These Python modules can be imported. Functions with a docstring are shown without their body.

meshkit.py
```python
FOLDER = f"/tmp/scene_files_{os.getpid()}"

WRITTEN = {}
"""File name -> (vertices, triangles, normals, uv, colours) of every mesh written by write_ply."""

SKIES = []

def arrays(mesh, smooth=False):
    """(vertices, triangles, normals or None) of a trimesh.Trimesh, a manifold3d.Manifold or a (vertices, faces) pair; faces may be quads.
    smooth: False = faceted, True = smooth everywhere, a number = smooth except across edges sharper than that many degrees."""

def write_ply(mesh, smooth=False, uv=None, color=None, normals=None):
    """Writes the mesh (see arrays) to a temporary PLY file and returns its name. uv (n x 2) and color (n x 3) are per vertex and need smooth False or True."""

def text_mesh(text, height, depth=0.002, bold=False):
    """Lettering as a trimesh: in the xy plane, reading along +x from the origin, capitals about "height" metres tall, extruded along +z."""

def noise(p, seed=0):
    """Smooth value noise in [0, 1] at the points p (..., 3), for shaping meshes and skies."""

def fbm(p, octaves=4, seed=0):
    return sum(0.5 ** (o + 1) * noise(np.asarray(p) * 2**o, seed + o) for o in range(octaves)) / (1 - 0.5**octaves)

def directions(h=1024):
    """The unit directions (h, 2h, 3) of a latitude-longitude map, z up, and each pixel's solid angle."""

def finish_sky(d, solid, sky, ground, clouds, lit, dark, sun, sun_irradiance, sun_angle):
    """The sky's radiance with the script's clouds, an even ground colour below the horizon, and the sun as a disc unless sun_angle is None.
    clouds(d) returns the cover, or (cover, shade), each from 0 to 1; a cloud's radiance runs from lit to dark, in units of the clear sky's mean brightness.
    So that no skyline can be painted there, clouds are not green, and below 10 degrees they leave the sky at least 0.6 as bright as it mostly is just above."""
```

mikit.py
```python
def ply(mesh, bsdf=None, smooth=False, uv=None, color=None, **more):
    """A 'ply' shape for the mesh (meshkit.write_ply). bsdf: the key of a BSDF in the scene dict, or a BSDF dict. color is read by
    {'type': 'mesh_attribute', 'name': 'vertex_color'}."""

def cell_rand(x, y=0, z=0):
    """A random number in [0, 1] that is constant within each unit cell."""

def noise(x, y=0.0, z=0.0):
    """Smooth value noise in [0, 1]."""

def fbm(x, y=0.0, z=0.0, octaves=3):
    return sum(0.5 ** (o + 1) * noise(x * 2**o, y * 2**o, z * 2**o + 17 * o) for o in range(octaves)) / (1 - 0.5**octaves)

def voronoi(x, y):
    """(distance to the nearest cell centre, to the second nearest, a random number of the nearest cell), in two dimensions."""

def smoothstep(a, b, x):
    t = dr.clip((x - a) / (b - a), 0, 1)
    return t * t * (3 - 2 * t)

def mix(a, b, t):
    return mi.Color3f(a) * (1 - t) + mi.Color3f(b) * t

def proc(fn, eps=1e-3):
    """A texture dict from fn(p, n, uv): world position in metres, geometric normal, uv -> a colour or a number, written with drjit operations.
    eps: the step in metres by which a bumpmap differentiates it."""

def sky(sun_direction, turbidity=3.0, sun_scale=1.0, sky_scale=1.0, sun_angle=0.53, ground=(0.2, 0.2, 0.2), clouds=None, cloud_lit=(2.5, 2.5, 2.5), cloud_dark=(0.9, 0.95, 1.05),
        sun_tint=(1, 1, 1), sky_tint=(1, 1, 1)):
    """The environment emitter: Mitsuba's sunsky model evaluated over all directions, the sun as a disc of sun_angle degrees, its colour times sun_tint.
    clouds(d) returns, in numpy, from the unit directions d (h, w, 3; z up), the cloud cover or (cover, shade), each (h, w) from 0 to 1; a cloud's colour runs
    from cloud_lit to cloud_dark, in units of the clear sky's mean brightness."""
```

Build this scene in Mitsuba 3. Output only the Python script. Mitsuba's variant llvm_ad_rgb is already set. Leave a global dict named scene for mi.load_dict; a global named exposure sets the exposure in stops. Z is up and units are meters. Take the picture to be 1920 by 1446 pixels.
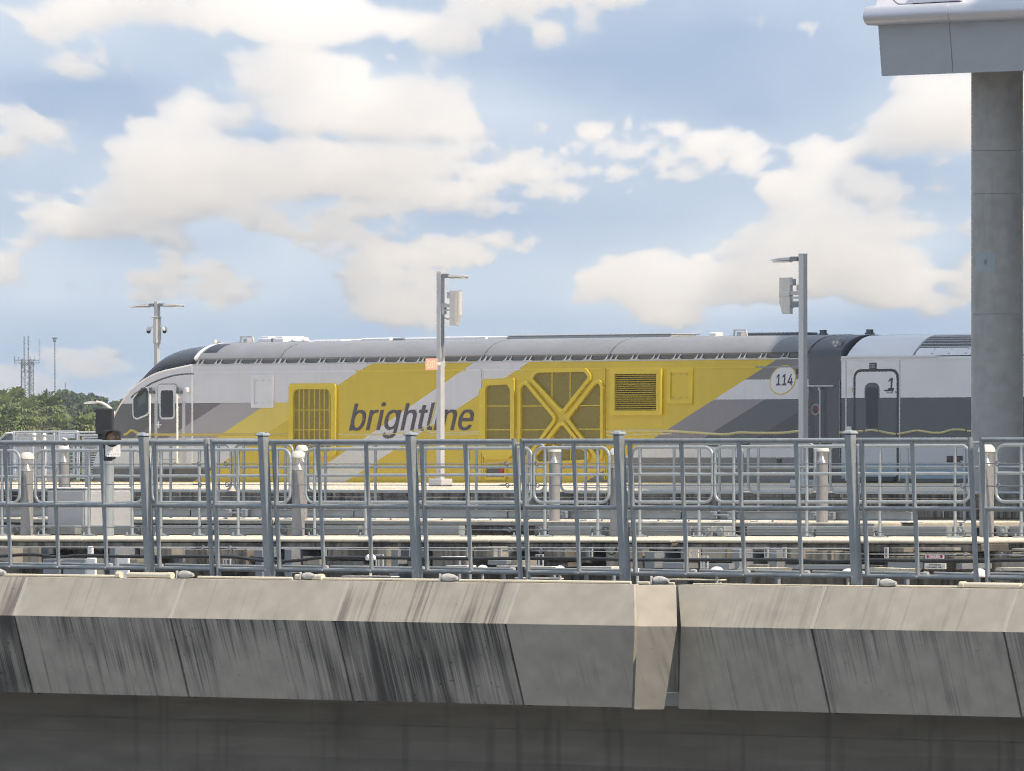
import math, random
import numpy as np, trimesh, drjit as dr, mitsuba as mi
import mikit, meshkit
from mikit import ply, proc, noise, fbm, cell_rand, smoothstep, mix
from shapely.geometry import Polygon, box as sbox
from shapely import affinity
T = mi.ScalarTransform4f
rng = random.Random(7); nrg = np.random.default_rng(7)
scene, labels = {}, {}

# ------------------------------------------------------------------ camera, sky, exposure
# telephoto view: focal length F in pixels of a 1920 px wide frame, horizon on row YH
F, YH, H = 16000.0, 876.0, 9.0
scene['camera'] = {'type': 'perspective', 'fov': 2*math.degrees(math.atan(960/F)), 'fov_axis': 'x', 'near_clip': 1.0, 'far_clip': 60000.0,
    'to_world': T().look_at(origin=[0, 0, H], target=[0, 100, H], up=[0, 0, 1]),
    'principal_point_offset_x': 0.0, 'principal_point_offset_y': -(YH-723)/1446.0}
SUN = np.array([0.50, -0.42, 0.76])

BANKS = ((700, 185, 300, 75, .72), (300, 40, 420, 40, .40), (60, 262, 110, 50, .50), (280, 335, 130, 60, .45), (1490, 352, 55, 28, .55), (1620, 440, 280, 62, .70), (1400, 535, 250, 56, .62), (1200, 500, 70, 50, .30), (1740, 215, 170, 45, .45), (1130, 255, 280, 30, .35), (1060, 320, 190, 34, .35), (1240, 190, 90, 20, .0), (650, 335, 170, 45, .30), (560, 440, 120, 50, .30), (60, 520, 110, 40, .22), (350, 390, 150, 30, .25), (1040, 50, 45, 28, .30), (900, 300, 70, 30, .25),
            (1280, 110, 380, 85, -.75), (140, 180, 190, 34, -.55), (640, 88, 230, 16, -.55), (700, 262, 280, 16, -.45), (900, 625, 1100, 55, -.50), (1000, 425, 220, 24, -.35), (1680, 300, 120, 20, -.25), (470, 290, 60, 40, -.2), (200, 480, 170, 26, -.25), (960, 520, 130, 40, -.2))
def banks(A, E):
    """the cloud banks ahead, in degrees"""
    k = math.degrees(1/F); add = 0*A
    for x, y, rx, ry, amp in BANKS: add = add+amp*np.exp(-((A-(x-960)*k)/(rx*k))**2-((E-(YH-y)*k)/(ry*k))**2)
    return add
def clouds(d):
    """broken layers of low cloud; the coordinates are degrees of azimuth and elevation"""
    el = np.degrees(np.arcsin(np.clip(d[..., 2], -1, 1))); az = np.degrees(np.arctan2(d[..., 0], d[..., 1]))
    p = np.stack([az*0.62, el*1.7, az*0+3.1], -1)
    hi = np.stack([az*0.05, el*0.08, az*0+7.7], -1)
    low = np.clip(1-(el-3.5)/12, 0, 1)
    n = low*meshkit.fbm(p, 5, 11)+(1-low)*meshkit.fbm(hi, 5, 5)
    v = np.clip(0.5+(n-0.5)*1.9, 0, 1)
    q2 = np.stack([az*2.2, el*2.6, az*0+1.7], -1); near = (np.abs(az) < 8) & (el < 6)
    wx, wy = (meshkit.fbm(q2[near], 4, 31)-0.5)*0.9, (meshkit.fbm(q2[near], 4, 47)-0.5)*0.34
    v[near] = np.clip(0.30+0.45*(v[near]-0.5)+0.55*banks(az[near]+wx, el[near]+wy), 0, 1)
    return 0.93+0*v, 1-v
scene['sky_light'] = mikit.sky(SUN, turbidity=3.0, sun_scale=1.0, clouds=clouds, cloud_lit=(2.85, 3.1, 3.35), cloud_dark=(1.28, 1.68, 2.35))
exposure = 1.75
HAZE = 0.00013
if HAZE: scene['camera']['medium'] = {'type': 'ref', 'id': 'haze_air'}; scene['haze_air'] = {'type': 'homogeneous', 'albedo': {'type': 'rgb', 'value': [0.95, 0.95, 0.95]}, 'sigma_t': {'type': 'rgb', 'value': [HAZE*0.9, HAZE, HAZE*1.15]}}

# cumulus banks some kilometres ahead: a real layer of vapour, denser where the banks stand
CX, CY0, CY1, CZ0, CZ1 = 480.0, 6000.0, 6240.0, 48.0, 380.0
nx, ny, nz = 480, 6, 230
gx = (np.arange(nx)+0.5)/nx*2*CX-CX; gy = CY0+(np.arange(ny)+0.5)/ny*(CY1-CY0); gz = CZ0+(np.arange(nz)+0.5)/nz*(CZ1-CZ0)
ZZ, YY, XX = np.meshgrid(gz, gy, gx, indexing='ij')
AZ, EL = np.degrees(XX/6120.0), np.degrees((ZZ-H)/6120.0)
wq_ = np.stack([XX*0.013, YY*0.0007, ZZ*0.022], -1)
w1 = meshkit.fbm(wq_, 6, 61); w2 = meshkit.fbm(wq_[:, ::3, :, :]*0.8+5.0, 3, 71).repeat(3, axis=1)[:, :ny]
bil = sum(g_*(1-2*np.abs(meshkit.noise(wq_*f_+3.3*f_, 81+i)-0.5)) for i, (f_, g_) in enumerate(((3.0, 0.5), (6.5, 0.3), (13.0, 0.2))))
fld = 0.30+0.62*(bil-0.55)+1.15*banks(AZ+(w2-0.5)*0.8, EL+(w2-0.5)*0.35)+2.6*(w1-0.5)+0.8*(w2-0.5)
edge = np.clip((gy-CY0)/60, 0, 1)*np.clip((CY1-gy)/60, 0, 1)
dens = np.clip((fld-0.42)/0.075, 0, 1)*np.clip(0.30+0.9*(fld-0.4), 0.2, 1)*edge[None, :, None]*np.clip((ZZ-CZ0)/60, 0, 1)
scene['cloud_vapour'] = {'type': 'heterogeneous', 'albedo': {'type': 'rgb', 'value': [0.985, 0.985, 0.985]}, 'scale': 0.026,
    'sigma_t': {'type': 'gridvolume', 'grid': mi.VolumeGrid(np.ascontiguousarray(dens[..., None].astype(np.float32))), 'filter_type': 'trilinear', 'to_world': T().translate([-CX, CY0, CZ0]).scale([2*CX, CY1-CY0, CZ1-CZ0])}}
scene['clouds'] = {'type': 'cube', 'to_world': T().translate([0, (CY0+CY1)/2, (CZ0+CZ1)/2]).scale([CX, (CY1-CY0)/2, (CZ1-CZ0)/2]), 'bsdf': {'type': 'null'}, 'interior': {'type': 'ref', 'id': 'cloud_vapour'}}
labels['clouds'] = {'kind': 'stuff', 'label': 'banks of white cumulus cloud far behind the train'}
if HAZE:
    scene['haze'] = {'type': 'cube', 'to_world': T().translate([0, 600, 20]).scale([1400, 1000, 30]), 'bsdf': {'type': 'null'}, 'interior': {'type': 'ref', 'id': 'haze_air'}}
    labels['haze'] = {'kind': 'stuff', 'label': 'thin pale haze in the air'}

# ------------------------------------------------------------------ placing
class Frame:
    """A line of the place: u runs along it (to the right and nearer), n away from the viewer, z up. D: where it crosses the optical axis; a: its angle."""
    def __init__(s, D, a, grade=0.0, lean=0.0, cu=0.0, zref=0.0):
        a = math.radians(a); s.a, s.D, s.g, s.lean, s.cu, s.zr = a, D, grade, lean, cu, zref
        s.ca, s.sa = math.cos(a), math.sin(a)
        s.u = np.array([s.ca, -s.sa, 0]); s.n = np.array([s.sa, s.ca, 0]); s.P = np.array([0, D, H])
    def px(s, x, y, o=0.0):
        """(t, z) in this frame of what the photograph shows at (x, y) on the plane at offset o."""
        xs, ys = (x-960)/F, (YH-y)/F
        t, z = 0.0, 0.0
        for _ in range(4):
            oo = o-s.lean*(z-s.zr)
            Y = (s.D*s.ca+oo)/(xs*s.sa+s.ca)
            t = (xs*Y*s.ca-(Y-s.D)*s.sa)+s.cu*(z-s.zr); z = ys*Y-s.g*t
        return t, z
    def t(s, x, o=0.0, y=YH): return s.px(x, y, o)[0]
    def z(s, x, y, o=0.0): return s.px(x, y, o)[1]
    def poly(s, pts, o=0.0): return [s.px(x, y, o) for x, y in pts]
    def to(s, v):
        v = np.asarray(v, float); t, o, z = v[:, 0], v[:, 1], v[:, 2]
        o = o-s.lean*(z-s.zr); tt = t-s.cu*(z-s.zr); zz = z+s.g*t
        return s.P+tt[:, None]*s.u+o[:, None]*s.n+np.stack([0*t, 0*t, zz], 1)
class World:
    def to(s, v): return np.asarray(v, float)+np.array([0, 0, H])
WORLD = World()

def used(k): return k in scene or k in labels or any(x.startswith(k+'__') for x in keys)
keys = set(); count = {}
def numbered(base):
    i = count.get(base, 0); count[base] = i+1
    k = base if i == 0 else f'{base}_{i:03d}'
    keys.add(k); return k
def thing(name, label, cat, group=None, kind=None):
    k = numbered(name); labels[k] = {'label': label}
    if cat: labels[k]['category'] = cat
    if group: labels[k]['group'] = group
    if kind: labels[k]['kind'] = kind
    return k
def cat(ms):
    ms = [m for m in (ms if isinstance(ms, list) else [ms]) if m is not None and len(m.faces)]
    return trimesh.util.concatenate(ms) if len(ms) > 1 else ms[0]
def put(key, mesh, fr, bsdf, smooth=False):
    m = cat(mesh).copy(); m.vertices = fr.to(m.vertices)
    scene[key] = ply(m, bsdf, smooth=smooth); return key
def part(parent, name, mesh, fr, bsdf, smooth=False, label=None, kind=None):
    k = numbered(f'{parent}__{name}')
    put(k, mesh, fr, bsdf, smooth)
    if label or kind: labels[k] = {x: y for x, y in (('label', label), ('kind', kind)) if y}
    return k
def single(name, mesh, fr, bsdf, label, category, group=None, kind=None, smooth=False):
    k = thing(name, label, category, group, kind); put(k, mesh, fr, bsdf, smooth); return k
def struct(name, mesh, fr, bsdf, label=None, smooth=False):
    k = numbered(name); labels[k] = {'kind': 'structure'}
    if label: labels[k]['label'] = label
    if mesh is not None: put(k, mesh, fr, bsdf, smooth)
    return k

# ------------------------------------------------------------------ shapes, in (t, o, z)
def bx(t0, t1, o0, o1, z0, z1):
    m = trimesh.creation.box((abs(t1-t0), abs(o1-o0), abs(z1-z0))); m.apply_translation([(t0+t1)/2, (o0+o1)/2, (z0+z1)/2]); return m
def cbx(t0, t1, o0, o1, z0, z1, c=0.01):
    """a box with its edges chamfered by c"""
    t0, t1 = sorted((t0, t1)); o0, o1 = sorted((o0, o1)); z0, z1 = sorted((z0, z1))
    pts = []
    for x in (t0, t1):
        for y in (o0, o1):
            for z in (z0, z1):
                for k in range(3):
                    q = [x, y, z]; lo = (t0, o0, z0)
                    for j in range(3):
                        if j != k: q[j] += c if q[j] == lo[j] else -c
                    pts.append(q)
    return trimesh.convex.convex_hull(np.array(pts))
def tube(path, r, n=8, caps=True):
    p = np.asarray(path, float); k = len(p)
    d = np.diff(p, axis=0); d /= np.maximum(np.linalg.norm(d, axis=1, keepdims=True), 1e-9)
    tan = np.vstack([d[:1], (d[:-1]+d[1:]), d[-1:]]); tan /= np.maximum(np.linalg.norm(tan, axis=1, keepdims=True), 1e-9)
    ref = np.array([0, 0, 1.0]) if abs(tan[0][2]) < 0.9 else np.array([0, 1.0, 0])
    rr = np.broadcast_to(np.asarray(r, float), (k,)); v = []
    A = np.cross(tan[0], ref); A /= np.linalg.norm(A)
    for i in range(k):
        A = A-tan[i]*(A@tan[i]); A /= np.linalg.norm(A); B = np.cross(tan[i], A)
        ang = np.arange(n)*2*math.pi/n
        v.append(p[i]+rr[i]*(np.cos(ang)[:, None]*A+np.sin(ang)[:, None]*B))
    v = np.vstack(v); f = []
    for i in range(k-1):
        for j in range(n):
            a, b = i*n+j, i*n+(j+1) % n
            f += [[a, b, b+n], [a, b+n, a+n]]
    if caps:
        c0, c1 = len(v), len(v)+1; v = np.vstack([v, p[:1], p[-1:]])
        for j in range(n):
            f += [[c0, (j+1) % n, j], [c1, (k-1)*n+j, (k-1)*n+(j+1) % n]]
    m = trimesh.Trimesh(v, f, process=False)
    if np.linalg.det(np.stack([A, B, tan[-1]])) < 0: m.invert()
    return m
def rod(a, b, r, n=8): return tube([a, b], r, n)
def prism(poly, o0, o1):
    """polygon in (t, z), with holes if any, from offset o0 to o1"""
    poly = poly if isinstance(poly, Polygon) else Polygon(poly)
    if not poly.is_valid: poly = poly.buffer(0)
    geoms = getattr(poly, 'geoms', [poly]); out = []
    for g in geoms:
        m = trimesh.creation.extrude_polygon(g, abs(o1-o0), engine='earcut')
        v = m.vertices; m.vertices = np.stack([v[:, 0], max(o0, o1)-v[:, 2], v[:, 1]], 1); m.fix_normals(); out.append(m)
    return cat(out)
def rev(profile, t=0, o=0, n=20):
    """profile of (radius, z) turned round the vertical at (t, o)"""
    m = trimesh.creation.revolve(np.array(profile, float), sections=n); m.apply_translation([t, o, 0]); return m
def ring(poly, w): 
    p = Polygon(poly) if not isinstance(poly, Polygon) else poly
    return p.buffer(w, join_style=1, quad_segs=3).difference(p)
def sweep(profile, ts, place):
    """profile: list of (o, z) points; ts: stations; place(t, o, z) -> point"""
    v = np.array([place(t, o, z) for t in ts for o, z in profile]); n = len(profile); f = []
    for i in range(len(ts)-1):
        for j in range(n-1):
            a = i*n+j; f += [[a, a+n, a+n+1], [a, a+n+1, a+1]]
    return trimesh.Trimesh(v, f, process=False)
def rrect(t0, t1, z0, z1, r):
    return sbox(min(t0, t1)+r, min(z0, z1)+r, max(t0, t1)-r, max(z0, z1)-r).buffer(r, quad_segs=4)
def letters(text, height, t, o, z, bold=False, slant=0.0, sx=1.0, depth=0.006, grow=0.0):
    m = meshkit.text_mesh(text, height, depth, bold); v = m.vertices
    m.vertices = np.stack([t+sx*v[:, 0]+slant*v[:, 1], o-v[:, 2], z+v[:, 1]], 1); m.fix_normals(); return m
def hemi(t, o, z, r, sq=1.0, n=14):
    return rev([(r*math.cos(a), sq*r*math.sin(a)+z) for a in np.linspace(0, math.pi/2, 6)]+[(0, z+sq*r)], t, o, n)

# ------------------------------------------------------------------ materials
def mat(name, d, two=True):
    scene[name] = {'type': 'twosided', 'bsdf': d} if two else d
def paint(name, rgb, rough=0.45, spec=0.5, metallic=0.0, clear=0.0, grain=0.05, scale=3.0):
    def fn(p, n, uv, rgb=rgb, g=grain, s=scale):
        k = 1+g*2*(fbm(p.x*s, p.y*s, p.z*s*1.6, 3)-0.5)
        return mi.Color3f(*rgb)*k
    d = {'type': 'principled', 'base_color': proc(fn) if grain else {'type': 'rgb', 'value': list(rgb)}, 'roughness': rough, 'specular': spec, 'metallic': metallic}
    if clear: d['clearcoat'] = clear; d['clearcoat_gloss'] = 0.9
    mat(name, d)
TR = Frame(192.8, 41.0)                        # the side of the train that faces the camera
FN = Frame(71.4, 42.0, lean=0.056, cu=0.012, zref=-0.9)   # fence and parapet in front, on a banked curve
PP = Frame(71.4, 42.0)
W2 = Frame(102.0, 35.0, grade=0.0032)          # near walkway
W3 = Frame(116.0, 41.0)                        # farther walkway
zP = -0.357                                    # platform top, relative to the camera
PL = Frame(125.6, 41.0)                        # near edge of the platform
CN = Frame(129.7, 41.0)                        # canopy fascia
def local(fr):
    def f(p):
        X, Y = p.x, p.y-fr.D
        return X*fr.ca-Y*fr.sa, X*fr.sa+Y*fr.ca, p.z-H
    return f
paint('m_white', (0.80, 0.80, 0.81), 0.4)
paint('m_offwhite', (0.62, 0.61, 0.58), 0.45)
paint('m_beige_case', (0.47, 0.415, 0.35), 0.5)
paint('m_lampgrey', (0.46, 0.48, 0.50), 0.45, metallic=0.2)
paint('m_darkgrey', (0.085, 0.095, 0.11), 0.45)
paint('m_midgrey', (0.22, 0.24, 0.27), 0.5)
paint('m_cabinet', (0.38, 0.40, 0.43), 0.5)
paint('m_pole', (0.52, 0.535, 0.555), 0.42, metallic=0.1)
paint('m_beam', (0.30, 0.325, 0.34), 0.5, metallic=0.35, grain=0.14, scale=5)
paint('m_black', (0.022, 0.024, 0.028), 0.4)
paint('m_rubber', (0.035, 0.04, 0.045), 0.6)
paint('m_cream', (0.72, 0.66, 0.52), 0.5)
paint('m_red', (0.32, 0.025, 0.05), 0.35)
paint('m_maroon', (0.09, 0.03, 0.04), 0.35)
paint('m_gold', (0.50, 0.40, 0.10), 0.4)
paint('m_goldline', (0.56, 0.50, 0.26), 0.4)
paint('m_text', (0.075, 0.065, 0.085), 0.45)
paint('m_ink', (0.03, 0.035, 0.05), 0.5)
paint('m_orange_sign', (0.80, 0.47, 0.38), 0.5)
paint('m_exit_letter', (0.90, 0.74, 0.45), 0.5)
paint('m_yellow', (0.56, 0.43, 0.03), 0.38, clear=0.3)
paint('m_yellow_edge', (0.60, 0.465, 0.03), 0.35, clear=0.3)  # lighter copy of the yellow, with the edge highlight put into the colour
paint('m_loco_white', (0.62, 0.635, 0.68), 0.38, clear=0.3)
paint('m_coach_white', (0.66, 0.67, 0.70), 0.36, clear=0.3)
paint('m_glassdark', (0.018, 0.022, 0.028), 0.08, spec=0.7)
paint('m_visor', (0.014, 0.014, 0.020), 0.25, spec=0.35)
paint('m_glassgreen', (0.05, 0.075, 0.075), 0.1, spec=0.7)
paint('m_canopy', (0.36, 0.39, 0.43), 0.55)
paint('m_canopy_white', (0.72, 0.72, 0.78), 0.4)
paint('m_hall', (0.45, 0.45, 0.44), 0.7)
paint('m_mast', (0.10, 0.12, 0.15), 0.6)
scene['m_lens'] = {'type': 'blendbsdf', 'weight': 0.35, 'a': {'type': 'thindielectric', 'int_ior': 1.45}, 'b': {'type': 'twosided', 'bsdf': {'type': 'diffuse', 'reflectance': {'type': 'rgb', 'value': [0.45, 0.44, 0.40]}}}}
mat('m_chrome', {'type': 'principled', 'base_color': {'type': 'rgb', 'value': [0.85, 0.86, 0.88]}, 'metallic': 0.85, 'roughness': 0.25})
def galv(name, lo, hi, rough, metallic):
    def fn(p, n, uv):
        k = fbm(p.x*26, p.y*26, p.z*9, 3); q = fbm(p.x*3, p.y*3, p.z*2, 2)
        return mix(lo, hi, dr.clip(0.65*k+0.5*q-0.1, 0, 1))
    mat(name, {'type': 'principled', 'base_color': proc(fn), 'roughness': rough, 'metallic': metallic, 'specular': 0.5})
galv('m_fence', (0.20, 0.23, 0.25), (0.36, 0.39, 0.41), 0.42, 0.2)
galv('m_rail', (0.28, 0.32, 0.35), (0.42, 0.46, 0.49), 0.38, 0.25)
galv('m_bollard', (0.25, 0.25, 0.26), (0.31, 0.31, 0.315), 0.5, 0.1)
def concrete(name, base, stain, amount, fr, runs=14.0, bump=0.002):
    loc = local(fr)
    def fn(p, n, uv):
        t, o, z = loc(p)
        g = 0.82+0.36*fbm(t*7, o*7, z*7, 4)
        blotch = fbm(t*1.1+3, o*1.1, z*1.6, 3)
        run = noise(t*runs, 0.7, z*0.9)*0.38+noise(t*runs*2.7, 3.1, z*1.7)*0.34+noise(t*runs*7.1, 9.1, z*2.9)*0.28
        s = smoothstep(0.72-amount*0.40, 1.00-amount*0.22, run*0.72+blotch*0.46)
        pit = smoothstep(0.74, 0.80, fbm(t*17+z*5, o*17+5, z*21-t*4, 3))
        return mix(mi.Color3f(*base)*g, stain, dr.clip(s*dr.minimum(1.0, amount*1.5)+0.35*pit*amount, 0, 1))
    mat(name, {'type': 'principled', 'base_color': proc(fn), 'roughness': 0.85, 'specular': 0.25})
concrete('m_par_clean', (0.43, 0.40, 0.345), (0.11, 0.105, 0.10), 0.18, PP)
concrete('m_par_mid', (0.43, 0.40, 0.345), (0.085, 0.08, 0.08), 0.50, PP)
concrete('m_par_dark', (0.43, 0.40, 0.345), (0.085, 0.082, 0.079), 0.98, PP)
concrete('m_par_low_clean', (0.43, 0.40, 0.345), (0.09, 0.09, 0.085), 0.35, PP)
def girdercol(p, n, uv, loc=local(PP)):
    t, o, z = loc(p)
    k = 0.75+0.5*fbm(t*2.2, z*9, 0.2, 4); board = fbm(t*0.25, dr.floor(z*6.2)*3.7, 1.0, 2); pale = smoothstep(0.62, 0.80, fbm(t*0.9, z*16, 4.0, 4)); drip = smoothstep(0.60, 0.85, noise(t*6, 2.0, z*0.8)*0.6+noise(t*19, 5.0, z*1.6)*0.4)
    c = mix(mi.Color3f(0.30, 0.295, 0.27)*k*(0.85+0.3*board), (0.42, 0.42, 0.39), pale*0.30)
    return mix(c, (0.12, 0.12, 0.115), drip*0.35)
mat('m_girder', {'type': 'principled', 'base_color': proc(girdercol), 'roughness': 0.85, 'specular': 0.25})
concrete('m_slab', (0.42, 0.395, 0.335), (0.10, 0.09, 0.08), 0.30, W2, runs=9)
concrete('m_slabface', (0.27, 0.25, 0.22), (0.06, 0.055, 0.05), 0.95, W2, runs=11)
concrete('m_block', (0.24, 0.225, 0.20), (0.055, 0.05, 0.048), 0.9, PL, runs=9)
concrete('m_under', (0.33, 0.31, 0.27), (0.06, 0.058, 0.05), 0.7, W2, runs=5)
concrete('m_platform', (0.46, 0.41, 0.345), (0.30, 0.265, 0.22), 0.5, PL, runs=0.6)
concrete('m_column', (0.34, 0.345, 0.34), (0.22, 0.225, 0.23), 0.35, CN, runs=4)
concrete('m_fitting', (0.42, 0.43, 0.43), (0.25, 0.26, 0.26), 0.4, PP, runs=30)

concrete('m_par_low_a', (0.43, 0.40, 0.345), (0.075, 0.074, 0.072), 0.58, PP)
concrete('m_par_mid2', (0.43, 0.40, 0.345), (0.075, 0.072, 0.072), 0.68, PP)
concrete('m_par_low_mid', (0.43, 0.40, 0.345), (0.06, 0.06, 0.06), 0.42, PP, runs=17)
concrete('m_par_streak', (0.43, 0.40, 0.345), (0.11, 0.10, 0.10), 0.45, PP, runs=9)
paint('m_mortar', (0.46, 0.44, 0.40), 0.8, grain=0.12)
paint('m_plate', (0.30, 0.35, 0.38), 0.5)
paint('m_gutter_metal', (0.62, 0.64, 0.70), 0.38, metallic=0.55)
mat('m_windscreen', {'type': 'principled', 'base_color': {'type': 'rgb', 'value': [0.16, 0.16, 0.19]}, 'roughness': 0.12, 'specular': 0.9, 'clearcoat': 0.6, 'clearcoat_gloss': 0.95})

# ================================================================== the train
q = TR.px
def Zt(x, y): return TR.z(x, y)
WHITE, G1, G2, G3 = (0.575, 0.59, 0.64), (0.072, 0.078, 0.092), (0.15, 0.14, 0.16), (0.33, 0.32, 0.345)
G3R, G4, G0 = (0.205, 0.205, 0.235), (0.080, 0.097, 0.117), (0.050, 0.057, 0.075)
PALE, GOLD = (0.60, 0.49, 0.09), (0.545, 0.42, 0.03)
ZM, ZS, ZL = 1.495, 0.77, 0.675
LINES = dict(A=((262, 808), (283, 795)), B=((347, 800), (414, 757)), C=((420, 811), (485, 768)), D=((514, 804), (543, 785)), E=((632, 723), (695, 683)),
    W=((697, 812), (887, 681)), M=((880, 752), (992, 679)), N=((1249, 807), (1458, 673)), P=((1342, 807), (1436, 748)), Q=((1441, 807), (1497, 773)))
LINES = {k: (q(*a), q(*b)) for k, (a, b) in LINES.items()}
t_end = TR.t(1577); t_cab = TR.t(361); t_bands = TR.t(1516); t_seamcab = TR.t(361)
def livery(p, n, uv):
    t = p.x*TR.ca-(p.y-TR.D)*TR.sa; z = p.z-H
    def right(k):
        (t1, z1), (t2, z2) = LINES[k]
        return (t-t1)*(z2-z1)-(z-z1)*(t2-t1) > 0
    c = mi.Color3f(*WHITE)
    def setc(c, m, col): return dr.select(m, mi.Color3f(*col), c)
    mid = (z < ZM) & (z > ZL)
    c = setc(c, mid & ~right('A'), G1)
    c = setc(c, mid & right('A') & ~right('B'), G2)
    c = setc(c, mid & right('B') & ~right('C'), G3)
    c = setc(c, mid & right('C'), PALE)
    c = setc(c, (z < ZM) & right('D'), GOLD)
    c = setc(c, (z < 0.0) & ~right('D'), G1)
    c = setc(c, (z >= ZM) & right('E'), GOLD)
    c = setc(c, right('W'), WHITE)
    c = setc(c, right('M'), GOLD)
    rn = right('N')
    c = setc(c, rn & (z > 1.93), (0.155, 0.16, 0.175))
    c = setc(c, rn & (z <= 1.93) & (z > ZM), WHITE)
    c = setc(c, rn & (z <= ZM), G3R)
    c = setc(c, right('P') & (z <= ZM), G4)
    c = setc(c, right('Q') & (z <= ZM), G0)
    c = setc(c, rn & (z <= 0.449), WHITE)
    c = setc(c, rn & (z <= 0.213), (0.15, 0.155, 0.17))
    c = setc(c, t > t_bands, (0.062, 0.072, 0.09))
    grime = smoothstep(0.55, 0.85, noise(t*9, 1.0, z*0.7)*0.5+noise(t*23, 4.0, z*1.3)*0.3+0.35*fbm(t*0.6, z*1.1, 2.0, 2))
    return mix(c*(0.93+0.14*fbm(t*1.1, z*2.1, 0.3, 4)), c*0.72+mi.Color3f(0.03, 0.027, 0.022), 0.16*grime)
mat('m_livery', {'type': 'principled', 'base_color': proc(livery), 'roughness': 0.34, 'specular': 0.5, 'clearcoat': 0.35, 'clearcoat_gloss': 0.9})
paint('m_roof', (0.20, 0.212, 0.235), 0.42, clear=0.2, grain=0.12, scale=1.2)
paint('m_roof_dark', (0.115, 0.125, 0.142), 0.42, clear=0.2, grain=0.12, scale=1.2)  # darker copy of the roof paint: shade put into the colour
paint('m_gutter', (0.10, 0.108, 0.118), 0.55)
paint('m_end_dark', (0.062, 0.072, 0.09), 0.42)
def mesh_screen(p, n, uv):
    t = p.x*TR.ca-(p.y-TR.D)*TR.sa; z = p.z-H
    w = fbm(t*40, z*40, 0.5, 2)
    return mi.Color3f(0.20, 0.165, 0.035)*(0.7+0.6*w)
mat('m_screen', {'type': 'principled', 'base_color': proc(mesh_screen), 'roughness': 0.6})
WL = 3.0                                             # width of the train
loco = thing('locomotive', 'grey, white and yellow diesel locomotive with sloped nose and X-shaped grille', 'locomotive')
body = prism([(t_cab, -1.05), (t_end, -1.05), (t_end, 2.40), (t_cab, 2.40)], 0.0, WL)
part(loco, 'body', body, TR, 'm_livery')
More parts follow.
